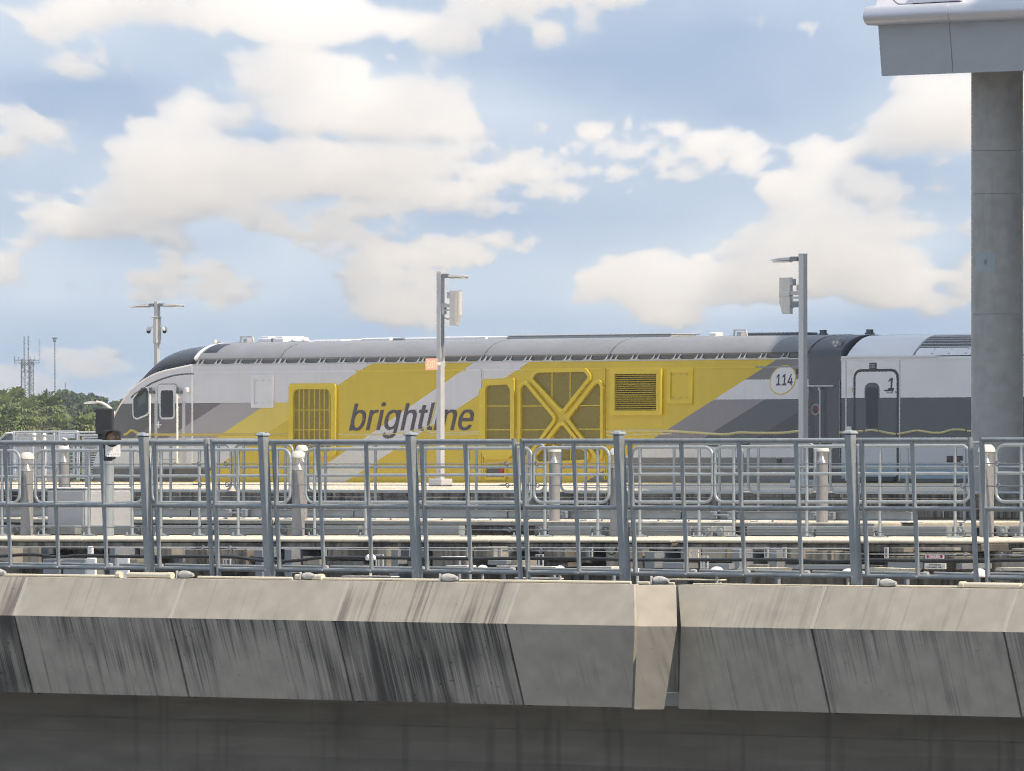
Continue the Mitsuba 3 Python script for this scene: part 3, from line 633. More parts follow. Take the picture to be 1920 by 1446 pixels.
part(coach, 'tail_lamp', cbx(TR.t(1588), TR.t(1598), -0.05, 0.0, TR.z(1593, 807), TR.z(1593, 800), 0.01), TR, 'm_offwhite')
for pts in ([(1575, 811), (1590, 810.5), (1600, 809.5), (1620, 808.5)], [(1624, 808), (1634, 806.5), (1648, 808.5)], [(1650, 808), (1665, 811.5), (1681, 814)], [(1684, 814), (1700, 811), (1722, 807.5), (1750, 811.5), (1765, 811.5), (1790, 805.5), (1811, 807)], [(1815, 808), (1830, 808.5)]):
    from scipy.interpolate import PchipInterpolator
    P = np.array([q(x, y) for x, y in pts]); f = PchipInterpolator(np.arange(len(P)), P); L = f(np.linspace(0, len(P)-1, 5*len(P)))
    part(coach, 'stripe', tube([(t, -0.02, z) for t, z in L], 0.024, 6), TR, 'm_goldline')
part(coach, 'marker_lamp', cbx(TR.t(1776), TR.t(1805), -0.03, 0.01, TR.z(1790, 867), TR.z(1790, 855), 0.01), TR, 'm_ink')
for x0, x1 in ((1780, 1786), (1796, 1802)):
    part(coach, 'lamp_lens', cbx(TR.t(x0), TR.t(x1), -0.045, 0.0, TR.z(1790, 865), TR.z(1790, 857), 0.01), TR, 'm_maroon')
part(coach, 'step', cbx(TR.t(1618), TR.t(1680), -0.10, 0.0, TR.z(1640, 903), TR.z(1640, 894), 0.01), TR, 'm_ink')
part(coach, 'underframe', cbx(tc0+0.3, tc1, 0.3, 2.7, -1.35, -1.05), TR, 'm_black')
part(coach, 'gangway', cbx(tc0-0.55, tc0, 0.9, 2.1, -0.5, 2.1), TR, 'm_rubber')

# ================================================================== ground, platform, walkways
gm = trimesh.Trimesh([[-1590, -390, -H], [1590, -390, -H], [1590, 2190, -H], [-1590, 2190, -H]], [[0, 1, 2], [0, 2, 3]], process=False)
def groundcol(p, n, uv):
    k = fbm(p.x*0.05, p.y*0.05, 0.0, 4); g = fbm(p.x*1.5, p.y*1.5, 0.0, 2)
    road = smoothstep(0.45, 0.5, fbm(p.x*0.012+3, p.y*0.012, 0.0, 2))
    near = mi.Float(p.y < 260)
    return mix(mix((0.045, 0.07, 0.025), (0.10, 0.105, 0.05), k), (0.09, 0.09, 0.088), dr.maximum(road*0.8, near))*(0.8+0.4*g)
mat('m_ground', {'type': 'principled', 'base_color': proc(groundcol), 'roughness': 0.95, 'specular': 0.1})
struct('ground', gm, WORLD, 'm_ground')
OT = (TR.D-PL.D)*PL.ca                               # the train's side, as an offset from the platform's near edge
plat = struct('railway_platform', None, None, None, 'wide pale concrete station platform between the walkways and the train')
part(plat, 'paving', bx(-90, 90, 0.02, OT-0.10, zP-0.5, zP), PL, 'm_platform')
for o in (OT-1.6, OT-8.0, 4.0, 9.0, 18.0, 30.0):
    part(plat, 'joint', bx(-90, 90, o, o+0.35, zP, zP+0.004), PL, 'm_block' if o < 5 else 'm_slab')
part(plat, 'tactile_edge', bx(-90, 90, OT-0.85, OT-0.12, zP, zP+0.012), PL, 'm_yellow', label='yellow strip along the platform edge beside the train')
wall = thing('platform_wall', 'low stained concrete block wall along the near edge of the platform', 'wall', kind=None)
part(wall, 'backing', bx(-70, 60, 0.30, 0.6, -2.6, zP-0.02), PL, 'm_block')
x = -40.0; r2 = random.Random(3)
for row, (z0, z1) in enumerate(((-0.438, zP-0.004), (-0.580, -0.446), (-0.72, -0.585))):
    t = -14.0-row*0.37
    while t < 10.5:
        w = r2.choice((0.7, 0.95, 1.2, 1.5))*(1.0 if row else 1.3)
        dz = r2.uniform(-0.004, 0.004); do = r2.uniform(-0.015, 0.015)
        part(wall, 'block', cbx(t+0.008, t+w-0.008, do+(0.0 if row != 2 else -0.05), 0.5, z0+dz, z1+(0 if row == 0 else dz), 0.009), PL, 'm_block' if row != 2 else 'm_slabface')
        t += w
struct('track_bed', bx(-90, 90, -0.05, 12, -2.2, -1.6), TR, 'm_under')

# farther walkway
w3 = struct('walkway', None, None, None, 'farther concrete walkway slab with handrails and lamp posts')
z3 = -0.72
for i, (a, b) in enumerate(((-9.5, -3.02), (-3.0, 1.55), (1.57, 7.5))):
    part(w3, 'slab', cbx(a, b, -1.5, 3.2, z3-0.065, z3, 0.012), W3, 'm_slab')
    part(w3, 'edge', cbx(a+0.01, b-0.01, -1.47, 0.0, z3-0.14, z3-0.066, 0.01), W3, 'm_slabface')
part(w3, 'support_wall', bx(-10, 8, -1.2, -1.0, -2.2, z3-0.13), W3, 'm_under')
guard = thing('guide_beam', 'long grey steel guide beam lying along the farther walkway', 'steel beam')
for a, b in ((-9.4, -5.42), (-5.40, -2.35), (-2.33, 0.45), (0.47, 3.5), (3.52, 7.4)):
    part(guard, 'length', [cbx(a, b, -0.62, -0.50, -0.690, -0.588, 0.006), bx(a, b, -0.66, -0.50, -0.592, -0.580), bx(a, b, -0.66, -0.50, -0.70, -0.688)], W3, 'm_beam')
for x in (441, 1040, 1352, 1541):
    t = W3.t(x, -0.7)
    part(guard, 'coupling', [rod((t-0.14, -0.70, -0.635), (t+0.14, -0.70, -0.635), 0.014, 8), cbx(t-0.20, t-0.10, -0.70, -0.6, -0.69, -0.585), cbx(t+0.10, t+0.20, -0.70, -0.6, -0.69, -0.585)], W3, 'm_midgrey')
part(guard, 'foot', [cbx(t, t+0.13, -0.95, -0.62, z3, z3+0.018, 0.004) for t in [W3.t(x, -0.8) for x in (84, 398, 460, 545, 612, 705, 800, 892, 1100, 1206, 1263, 1350, 1420, 1700, 1808)]], W3, 'm_white')

# near walkway
w2 = struct('walkway', None, None, None, 'near concrete walkway slab with a pale edge, handrails and lamp posts')
z2 = -0.83
cuts = [-9.5, W2.t(165, -4.4), W2.t(927, -4.4), W2.t(1271, -4.4), W2.t(1843, -4.4), 9.0]
for i in range(5):
    a, b = cuts[i]+(0.028 if i in (3, 4) else 0.006), cuts[i+1]-(0.028 if i in (2, 3) else 0.006)
    part(w2, 'slab', cbx(a, b, -4.5, 1.5, z2-0.035, z2, 0.012), W2, 'm_slab')
    part(w2, 'edge', cbx(a, b, -4.47, -3.9, z2-0.125, z2-0.036, 0.012), W2, 'm_slabface')
guard = thing('guide_beam', 'long grey steel guide beam lying along the near walkway', 'steel beam')
for x0, x1 in ((-120, 142), (155, 398), (404, 545), (575, 672), (678, 862), (1027, 1108), (1112, 1143), (1185, 1296), (1300, 1322), (1400, 1525), (1530, 1638), (1645, 1776), (1868, 1990)):
    a, b = W2.t(x0, 0.5), W2.t(x1, 0.5)
    part(guard, 'length', [cbx(a, b, 0.50, 0.62, z2+0.012, z2+0.125, 0.006), bx(a, b, 0.47, 0.62, z2+0.090, z2+0.098), bx(a, b, 0.47, 0.62, z2+0.040, z2+0.046)], W2, 'm_beam')
for x in (32, 76, 260, 534, 582, 1010, 1136, 1176, 1329, 1352, 1800, 1880):
    t, z = W2.px(x, 995, 0.45)
    part(guard, 'end_plate', [cbx(t-0.055, t+0.055, 0.44, 0.62, z2, z2+0.125, 0.01), rod((t, 0.40, z2+0.065), (t, 0.46, z2+0.065), 0.035, 12)], W2, 'm_darkgrey' if x < 1300 else 'm_beam')

# ================================================================== handrails with rounded corners
def loop(t0, t1, zb, zt, o, r=0.11, left=True, right=True):
    pts = []
    def arc(ct, cz, a0): return [(ct+r*math.cos(a), o, cz+r*math.sin(a)) for a in np.radians(np.linspace(a0, a0+90, 7))]
    if left and right:
        pts = arc(t1-r, zt-r, 0)+arc(t0+r, zt-r, 90)+arc(t0+r, zb+r, 180)+arc(t1-r, zb+r, 270); pts.append(pts[0]); return tube(pts, 0.020, 8, caps=False)
    if right: pts = [(t0, o, zt)]+arc(t1-r, zt-r, 0)[::-1]+arc(t1-r, zb+r, 270)[::-1]+[(t0, o, zb)]
    else: pts = [(t1, o, zt)]+arc(t0+r, zt-r, 90)+arc(t0+r, zb+r, 180)+[(t1, o, zb)]
    return tube(pts, 0.020, 8)
def handrail(fr, name, x0, x1, posts, zt, zm, zl, zb, o, label, group, plates=True):
    k = thing(name, label, 'handrail', group)
    t0, t1 = fr.t(x0, o), fr.t(x1, o)
    part(k, 'rounded_frame', loop(t0, t1, zl, zt, o), fr, 'm_rail', smooth=50)
    part(k, 'rail', rod((t0, o, zm), (t1, o, zm), 0.019), fr, 'm_rail', smooth=50)
    for x in posts:
        t = fr.t(x, o)
        part(k, 'post', rod((t, o, zb), (t, o, zt-0.01), 0.020), fr, 'm_rail', smooth=50)
        if plates:
            part(k, 'base_plate', [cbx(t-0.09, t+0.09, o-0.05, o+0.05, zb, zb+0.015, 0.004), rod((t-0.06, o-0.03, zb), (t-0.06, o-0.03, zb+0.05), 0.010, 6), rod((t+0.06, o-0.03, zb), (t+0.06, o-0.03, zb+0.03), 0.010, 6)], fr, 'm_rail')
ZT2, ZM2, ZL2 = 0.228, -0.092, -0.420
for x0, x1, posts, lab in ((-120, 37, (-80, 4), 'grey handrail at the left edge on the near walkway, left of the cabinet'),
        (67, 268, (82, 167, 248), 'grey handrail on the near walkway in front of the white electrical cabinet'),
        (286, 544, (302, 374, 447, 520), 'grey handrail on the near walkway below the locomotive cab'),
        (574, 997, (590, 686, 782, 878, 974), 'grey handrail on the near walkway below the lettering of the train'),
        (1002, 1142, (1022, 1121), 'short grey handrail on the near walkway below the X-shaped grille'),
        (1184, 1336, (1200, 1311), 'short grey handrail on the near walkway just right of the bollard below the louvred vent'),
        (1341, 1818, (1376, 1513, 1650, 1791), 'long grey handrail on the near walkway below the dark rear of the locomotive'),
        (1868, 2060, (1915,), 'grey handrail at the right edge on the near walkway below the concrete column')):
    handrail(W2, 'handrail', x0, x1, posts, ZT2, ZM2, ZL2, z2, 0.0, lab, 'handrails with rounded corners on the near walkway')
for x0, x1, posts, lab in ((-90, 104, (20, 80), 'grey handrail on the farther walkway at the left edge, behind the near one'),
        (129, 433, (162, 245, 320, 410), 'grey handrail on the farther walkway below the train nose'),
        (440, 549, (457, 535), 'short grey handrail on the farther walkway below the first yellow grille'),
        (577, 1022, (610, 704, 797, 893, 990), 'grey handrail on the farther walkway behind the pole with the exit sign'),
        (1051, 1392, (1098, 1180, 1264, 1349), 'grey handrail on the farther walkway left of the right-hand lamp post'),
        (1403, 1528, (1422, 1500), 'short grey handrail on the farther walkway at the foot of the right-hand lamp post'),
        (1557, 2000, (1610, 1701, 1809, 1917), 'grey handrail on the farther walkway below the white and grey coach')):
    handrail(W3, 'walkway_railing', x0, x1, posts, 0.315, 0.0, -0.335, z3, 0.3, lab, 'handrails with rounded corners on the farther walkway', plates=False)

# ================================================================== lamp bollards
def bollard(fr, x, o, zb, r, top, label, group):
    k = thing('bollard_light', label, 'bollard light', group)
    t = fr.t(x, o); h = top-zb; zc = zb+h*0.775
    part(k, 'column', [rev([(0, zb), (r*0.95, zb), (r*0.95, zb+h*0.11), (r*0.93, zb+h*0.113), (r*0.95, zb+h*0.118), (r*0.95, zb+h*0.60), (r*0.92, zb+h*0.604), (r*0.95, zb+h*0.61), (r*0.95, zc-0.004), (0, zc-0.004)], t, o, 24)], fr, 'm_bollard', smooth=40)
    part(k, 'lens', rev([(r, zc-0.01), (r, zc+h*0.145)], t, o, 24), fr, 'm_lens', smooth=40)
    part(k, 'reflector', rev([(r*0.80, zc), (r*0.45, zc+h*0.05), (r*0.22, zc+h*0.10), (r*0.14, zc+h*0.14), (0, zc+h*0.14)], t, o, 20), fr, 'm_chrome', smooth=40)
    part(k, 'cap', rev([(0, zc+h*0.143), (r*1.16, zc+h*0.143), (r*1.16, zc+h*0.160), (r*0.98, zc+h*0.198), (r*0.62, zc+h*0.222), (0, zc+h*0.225)], t, o, 24), fr, 'm_offwhite', smooth=30)
g2 = 'lamp bollards on the near walkway'; g3 = 'lamp bollards on the farther walkway'
bollard(W2, 50.5, 0.12, z2, 0.083, 0.21, 'leftmost grey lamp bollard on the near walkway, left of the electrical cabinet', g2)
bollard(W2, 559.5, 0.12, z2, 0.082, 0.21, 'grey lamp bollard with clear lens on the near walkway below the first yellow grille', g2)
bollard(W2, 1156, 0.12, z2, 0.080, 0.225, 'grey lamp bollard on the near walkway below the louvred vent', g2)
bollard(W2, 1850, 0.12, z2, 0.088, 0.24, 'pale lamp bollard on the near walkway below the concrete column', g2)
bollard(W3, 119.5, -1.0, z3, 0.078, 0.30, 'grey lamp bollard on the farther walkway behind the electrical cabinet', g3)
bollard(W3, 566, -1.0, z3, 0.078, 0.305, 'grey lamp bollard on the farther walkway, half hidden behind a nearer one', g3)
bollard(W3, 1039.5, -1.0, z3, 0.078, 0.285, 'grey lamp bollard on the farther walkway below the X-shaped grille', g3)
bollard(W3, 1541.5, -1.0, z3, 0.082, 0.285, 'grey lamp bollard on the farther walkway below the dark end of the locomotive', g3)

# ================================================================== cabinet and trackside signal
cabn = thing('electrical_cabinet', 'large pale grey electrical cabinet on the near walkway at the left', 'cabinet')
ca, cz1 = W2.px(88, 917, 0.75); cb_ = W2.t(161, 0.75); cd = 0.92
part(cabn, 'housing', cbx(ca, cb_, 0.75, 0.75+cd, z2+0.05, cz1, 0.012), W2, 'm_cabinet')
part(cabn, 'roof_sheet', cbx(ca-0.02, cb_+0.02, 0.73, 0.77+cd, cz1, cz1+0.02, 0.006), W2, 'm_white')
part(cabn, 'door', cbx(cb_, cb_+0.025, 0.80, 0.75+cd-0.03, z2+0.09, cz1-0.03, 0.006), W2, 'm_cabinet')
part(cabn, 'panel', cbx(ca+0.03, cb_-0.03, 0.735, 0.75, z2+0.09, cz1-0.03, 0.006), W2, 'm_cabinet')
part(cabn, 'plinth', cbx(ca+0.02, cb_-0.02, 0.78, 0.72+cd, z2, z2+0.05, 0.006), W2, 'm_midgrey')
lowc = thing('cable_duct', 'white upright cable duct under the walkway below the cabinet', 'cable duct')
for x0, x1, y0, y1 in ((163, 173, 1024, 1040), (161, 179, 1046, 1100), (218, 241, 1040, 1100)):
    a, b = PP.t(x0, 9.0), PP.t(x1, 9.0)
    part(lowc, 'cover', cbx(a, b, 9.0, 9.03, PP.z(x0, y1, 9.0), PP.z(x0, y0, 9.0), 0.01), PP, 'm_white')
sig = thing('trackside_signal', 'black trackside signal with a round hooded lens and white plate on a grey post', 'railway signal')
so = -0.35
t, _ = W2.px(204, 900, so); zt = W2.z(204, 858, so)
part(sig, 'post', rod((t, so, z2), (t, so, zt+0.02), 0.066, 16), W2, 'm_rail', smooth=50)
part(sig, 'collar', [rev([(0, zt-0.02), (0.085, zt-0.02), (0.085, zt+0.015), (0.07, zt+0.04), (0, zt+0.04)], t, so, 16)], W2, 'm_black')
SG = Frame(W2.D-0.3, 3.0)
(a, zt_), (b, zb_) = SG.px(180.5, 766), SG.px(212, 815)
part(sig, 'box', [cbx(a, b, -0.1, 0.14, zb_, zt_, 0.012), cbx(a+0.02, b-0.01, -0.05, 0.1, zb_-0.06, zb_, 0.01), cbx(a-0.012, a, -0.05, 0.05, zb_+0.1, zb_+0.13, 0.003), cbx(a-0.012, a, -0.05, 0.05, zt_-0.05, zt_-0.02, 0.003)], SG, 'm_black')
(a, zt_), (b, zb_) = SG.px(193.5, 806.5), SG.px(227, 852)
part(sig, 'housing', [cbx(a, b, -0.12, 0.05, zb_+0.06, zt_, 0.015), cbx(a+0.01, a+0.11, -0.06, 0.05, zb_-0.08, zb_+0.06, 0.01)], SG, 'm_black')
lt, lz = SG.px(212.5, 823)
part(sig, 'hood', [tube([(lt, -0.12, lz), (lt, -0.17, lz+0.005), (lt, -0.24, lz+0.02)], [0.078, 0.078, 0.080], 20, caps=False)], SG, 'm_black', smooth=50)
def lenscol(p, n, uv):
    k = fbm(p.x*14, p.y*3, p.z*9, 3)
    return mix((0.10, 0.085, 0.07), (0.42, 0.26, 0.16), smoothstep(0.40, 0.60, k))
mat('m_signal_lens', {'type': 'principled', 'base_color': proc(lenscol), 'roughness': 0.15, 'specular': 0.6})
part(sig, 'lens', [tube([(lt, -0.10, lz), (lt, -0.135, lz), (lt, -0.150, lz)], [0.074, 0.070, 0.03], 20)], SG, 'm_signal_lens', smooth=50)
(a, zt_), (b, zb_) = SG.px(200, 833), SG.px(228, 856.5)
pl = rrect(a, b, zb_, zt_, 0.015).difference(Polygon([(lt+0.098*math.cos(x), lz+0.098*math.sin(x)) for x in np.linspace(0, 6.283, 25)[:-1]]))
part(sig, 'plate', prism(pl, -0.150, -0.135), SG, 'm_white')
part(sig, 'plate_lettering', [letters(s, 0.016, a+0.025+dx, -0.153, zz, bold=True, depth=0.003) for s, dx, zz in (('A', 0.0, zb_+0.066), ('1', 0.055, zb_+0.066), ('C', 0.11, zb_+0.066), ('M', 0.005, zb_+0.018), ('1 1', 0.045, zb_+0.018), ('K', 0.085, zb_+0.018), ('H', 0.12, zb_+0.018))], SG, 'm_ink')

# ================================================================== the wall, plinths and gear under the near walkway
WU = Frame(W2.D, 35.0, grade=0.004); ou = -4.42
struct('guideway_deck', bx(-14, 14, 0.46, 25.0, -1.75, -1.60), PP, 'm_under')
part(w2, 'support_wall', bx(-11, 10, ou+0.3, ou+0.6, -2.2, z2-0.12), WU, 'm_under')
plinth = thing('plinth_row', 'row of weathered concrete plinths and steel boxes in the shade under the near walkway', 'concrete plinths')
for x0, x1, y0, y1, m in ((-40, 20, 1027, 1062, 'm_under'), (35, 73, 1027, 1060, 'm_under'), (77, 92, 1027, 1040, 'm_darkgrey'), (80, 112, 1048, 1090, 'm_midgrey'), (118, 160, 1048, 1090, 'm_beam'), (205, 216, 1027, 1100, 'm_midgrey'),
        (244, 258, 1048, 1062, 'm_under'), (262, 284, 1028, 1042, 'm_under'), (300, 322, 1028, 1043, 'm_under'), (325, 344, 1028, 1065, 'm_midgrey'), (346, 388, 1030, 1060, 'm_under'), (415, 462, 1030, 1062, 'm_under'), (476, 492, 1031, 1046, 'm_midgrey'), (478, 492, 1051, 1092, 'm_midgrey'),
        (533, 547, 1030, 1092, 'm_midgrey'), (567, 600, 1044, 1060, 'm_under'), (614, 690, 1028, 1044, 'm_slabface'), (612, 682, 1052, 1062, 'm_under'), (703, 725, 1026, 1064, 'm_under'), (730, 747, 1031, 1092, 'm_beam'), (751, 772, 1031, 1045, 'm_darkgrey'), (765, 778, 1052, 1062, 'm_under'),
        (811, 876, 1027, 1064, 'm_under'), (888, 926, 1025, 1046, 'm_under'), (914, 951, 1051, 1060, 'm_beam'), (958, 970, 1050, 1064, 'm_under'), (1020, 1060, 1028, 1048, 'm_under'), (1024, 1066, 1055, 1064, 'm_under'), (1082, 1100, 1030, 1056, 'm_darkgrey'),
        (1136, 1170, 1028, 1066, 'm_under'), (1193, 1205, 1027, 1066, 'm_under'), (1208, 1228, 1034, 1066, 'm_midgrey'), (1242, 1282, 1055, 1067, 'm_beam'), (1276, 1292, 1028, 1048, 'm_under'), (1316, 1364, 1029, 1050, 'm_under'), (1312, 1368, 1057, 1068, 'm_beam'),
        (1372, 1387, 1030, 1070, 'm_midgrey'), (1402, 1440, 1058, 1066, 'm_under'), (1439, 1457, 1031, 1066, 'm_midgrey'), (1471, 1500, 1028, 1049, 'm_under'), (1504, 1560, 1033, 1051, 'm_under'), (1470, 1600, 1059, 1068, 'm_beam'), (1563, 1596, 1034, 1052, 'm_under'), (1632, 1655, 1060, 1068, 'm_under'), (1792, 1805, 1057, 1068, 'm_midgrey'),
        (1660, 1695, 1027, 1036, 'm_under'), (1697, 1790, 1027, 1033, 'm_under'), (1660, 1790, 1037, 1042, 'm_under'), (1664, 1790, 1043, 1049, 'm_under'), (1664, 1730, 1050, 1066, 'm_beam'), (1897, 1960, 1028, 1033, 'm_under'), (1897, 1960, 1036, 1044, 'm_under'), (1870, 1960, 1050, 1066, 'm_under')):
    o = ou-r2.uniform(0.15, 0.45)
    a, b = WU.t(x0, o), WU.t(x1, o)
    part(plinth, 'plinth', cbx(a, b, o, ou+0.3, WU.z((x0+x1)/2, y1, o), WU.z((x0+x1)/2, y0, o), 0.006), WU, m)
bk = ou-0.5
for x in (607.5, 770, 936, 1107, 1436, 1470, 1661):
    a = WU.t(x, bk)
    part(plinth, 'bracket', prism(sbox(a-0.024, WU.z(x, 1047, bk), a+0.024, WU.z(x, 1026, bk)).difference(sbox(a-0.010, WU.z(x, 1044, bk), a+0.010, WU.z(x, 1029, bk))), bk, bk+0.02), WU, 'm_lampgrey')
for x, y0, y1 in ((711, 1039, 1064), (425, 1048, 1062), (1011, 1039, 1062), (1320, 1042, 1066), (1302, 1032, 1046)):
    a, zt_ = WU.px(x-7, y0, bk); b, zb_ = WU.px(x+7, y1, bk)
    k = part(plinth, 'frame', prism(sbox(a, zb_, b, zt_).difference(sbox(a+0.012, zb_+0.012, b-0.012, zt_-0.012)), bk, bk+0.015), WU, 'm_offwhite')
    part(k, 'strip', bx(a+0.03, a+0.055, bk+0.005, bk+0.014, zb_+0.01, zt_-0.01), WU, 'm_offwhite')
pipe = [(t, bk-0.05, WU.z(960, 1027.5, bk)) for t in np.linspace(-8, 8, 3)]
single('thin_conduit', tube(pipe, 0.008, 6), WU, 'm_lampgrey', 'thin pale conduit running just under the near walkway slab', 'conduit')
loopc = [WU.px(x, y, bk) for x, y in ((1137, 1028), (1142, 1034), (1148, 1039), (1153, 1040), (1157, 1037), (1160, 1031), (1161, 1025))]
single('hanging_hose', tube([(t, bk-0.05, z) for t, z in loopc], 0.010, 8), WU, 'm_rubber', 'short black hose hanging in a loop under the near walkway', 'hose', smooth=50)
for x0, y0, pts in ((1, 0, ((366, 1030), (372, 1042), (376, 1058), (380, 1062))), (2, 0, ((436, 1030), (441, 1044), (444, 1062), (444, 1080))), (3, 0, ((461, 1028), (466, 1044), (471, 1062)))):
    single('loose_cable', tube([(WU.px(x, y, bk)[0], bk-0.02*(i % 2), WU.px(x, y, bk)[1]) for i, (x, y) in enumerate(pts)], 0.008, 6), WU, 'm_rubber', {1: 'thin black cable hanging left of the first fence joint', 2: 'thin black cable hanging just right of the first fence joint', 3: 'thin slanted black cable left of the second capped fence post'}[x0], 'cable')
# notice plates
for y0, y1, rows, lab, cat_ in ((1038, 1049.5, (('DANGER', 0.026, 1046.2),), 'white danger notice with a red panel on the wall under the walkway', 'sign'),
        (1056, 1067.5, (('AUTHORIZED', 0.017, 1060.8), ('PERSONNEL ONLY', 0.017, 1065.3)), 'white notice about authorized personnel below the danger notice', 'sign')):
    (a, zt_), (b, zb_) = WU.px(1735, y0, bk), WU.px(1774.5, y1, bk)
    k = thing('notice', lab, cat_)
    part(k, 'plate', cbx(a, b, bk-0.02, bk, zb_, zt_, 0.002), WU, 'm_offwhite' if len(rows) > 1 else 'm_ink')
    if len(rows) == 1:
        part(k, 'panel', prism(sbox(a+0.015, zb_+0.01, b-0.015, zt_-0.01).buffer(-0.008).buffer(0.008), bk-0.024, bk-0.019), WU, 'm_white')
        part(k, 'red_oval', prism(rrect(a+0.03, b-0.03, zb_+0.016, zt_-0.016, 0.018), bk-0.027, bk-0.023), WU, 'm_red')
    for s, h, y in rows:
        m = letters(s, h, 0, 0, 0, bold=True, depth=0.003); w = m.bounds[1][0]
        m.vertices[:, 0] *= min(1.0, (b-a-0.05)/w); w = min(w, b-a-0.05); m.apply_translation([(a+b)/2-w/2, bk-0.029 if len(rows) == 1 else bk-0.023, WU.z(1755, y, bk)])
        part(k, 'lettering', m, WU, 'm_white' if len(rows) == 1 else 'm_ink')

# ================================================================== parapet in front: bent concrete panels over a girder
prof = [(0.0, -0.968), (-0.172, -1.307), (0.06, -1.99)]
def jt(x): return PP.t(x, 0.0)
def splitpanel(k, tl, tr_, mu, ml, back=0.14):
    def half(i, j):
        return trimesh.convex.convex_hull(np.array([(t[s], prof[s][0]+e, prof[s][1]) for s in (i, j) for t in (tl, tr_) for e in (0.0, back)]))
    pk = part(k, 'panel', half(1, 2), PP, ml); part(pk, 'upper_face', half(0, 1), PP, mu)
par = thing('concrete_parapet', 'long stained concrete parapet of bent panels along the front of the guideway', 'parapet wall')
J = [-560, -254, 52, 345, 653, 973]
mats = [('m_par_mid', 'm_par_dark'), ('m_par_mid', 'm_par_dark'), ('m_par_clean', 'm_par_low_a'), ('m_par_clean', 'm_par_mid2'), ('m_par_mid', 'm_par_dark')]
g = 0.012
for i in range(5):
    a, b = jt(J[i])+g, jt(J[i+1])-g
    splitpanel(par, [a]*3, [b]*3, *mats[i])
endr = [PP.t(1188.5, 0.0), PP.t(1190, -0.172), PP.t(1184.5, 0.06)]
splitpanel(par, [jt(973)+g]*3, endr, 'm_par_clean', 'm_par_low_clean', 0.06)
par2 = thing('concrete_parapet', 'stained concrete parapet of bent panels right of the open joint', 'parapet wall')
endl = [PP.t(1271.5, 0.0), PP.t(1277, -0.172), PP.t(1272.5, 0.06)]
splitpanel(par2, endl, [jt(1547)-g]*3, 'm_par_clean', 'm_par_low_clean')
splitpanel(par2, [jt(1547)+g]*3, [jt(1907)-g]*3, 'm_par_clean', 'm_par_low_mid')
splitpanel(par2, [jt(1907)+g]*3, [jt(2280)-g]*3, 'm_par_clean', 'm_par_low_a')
# mortar in the sloping joints
for key, xs in ((par, (52, 345, 653, 973)), (par2, (1547, 1907))):
    for x in xs:
        t = jt(x)
        part(key, 'joint_mortar', trimesh.convex.convex_hull(np.array([(t+d, o+h, z) for d in (-0.016, 0.016) for (o, z) in prof[:2] for h in (-0.004, 0.05)])), PP, 'm_mortar')
        part(key, 'joint_shadow_gap', bx(t-g, t+g, 0.13, 0.16, -2.0, -1.0), PP, 'm_rubber')
# return panel at the joint, turned to the right
EP = Frame(69.8, 0.0)
a, b = EP.t(1193), EP.t(1267.5)
pe = [(0.0, -0.965), (-0.13, -1.30), (0.12, -1.985)]
vv = []
for (o, z), (l, r) in zip(pe, ((a, b), (EP.t(1195.5, -0.13), EP.t(1269.5, -0.13)), (EP.t(1189.5, 0.12), EP.t(1245, 0.12)))):
    vv += [(l, o, z), (r, o, z), (l, o+0.10, z), (r, o+0.10, z)]
endp = thing('return_panel', 'narrow pale concrete return panel between the two parapets at the open joint', 'concrete panel')
part(endp, 'upper_face', trimesh.convex.convex_hull(np.array(vv[:8])), EP, 'm_par_clean')
part(endp, 'lower_face', trimesh.convex.convex_hull(np.array(vv[4:])), EP, 'm_par_streak')
# girder below
gird = thing('concrete_girder', 'dark concrete girder in the shade under the parapet', 'bridge girder')
part(gird, 'front_web', bx(-16, 16, 2.3, 2.8, -4.6, -1.80), PP, 'm_girder')
part(gird, 'ridge', [bx(-16, 16, 2.285, 2.31, -2.30, -2.285), bx(-16, 16, 2.285, 2.31, -3.1, -3.085)], PP, 'm_girder')
part(gird, 'soffit', bx(-16, 16, 0.10, 2.6, -1.97, -1.86), PP, 'm_girder')
part(gird, 'upstand', [bx(-16, PP.t(1256, 0.2), 0.30, 0.46, -1.9, -0.985), bx(PP.t(1275, 0.2), 16, 0.30, 0.46, -1.9, -0.985)], PP, 'm_under')
part(gird, 'web', bx(-16, 16, 2.82, 14.0, -4.6, -2.2), PP, 'm_girder')
part(gird, 'bottom_flange', bx(-16, 16, 2.4, 10.0, -5.2, -4.6), PP, 'm_girder')
for t in (-13, 13): part(gird, 'pier', bx(t-0.7, t+0.7, 4.0, 8.0, -9.0, -5.2), PP, 'm_par_mid')
# joint edges seen in the gap
for i, (y0, y1) in enumerate(((1111, 1115), (1120, 1124), (1171, 1174), (1200, 1203), (1240, 1244), (1271, 1276))):
    t, z = PP.px(1268 if i < 3 else 1267, (y0+y1)/2, 0.5)
    part(gird, 'joint_clip', bx(t-0.02, t+0.02, 0.46, 0.54, z-0.008, z+0.008), PP, 'm_white')

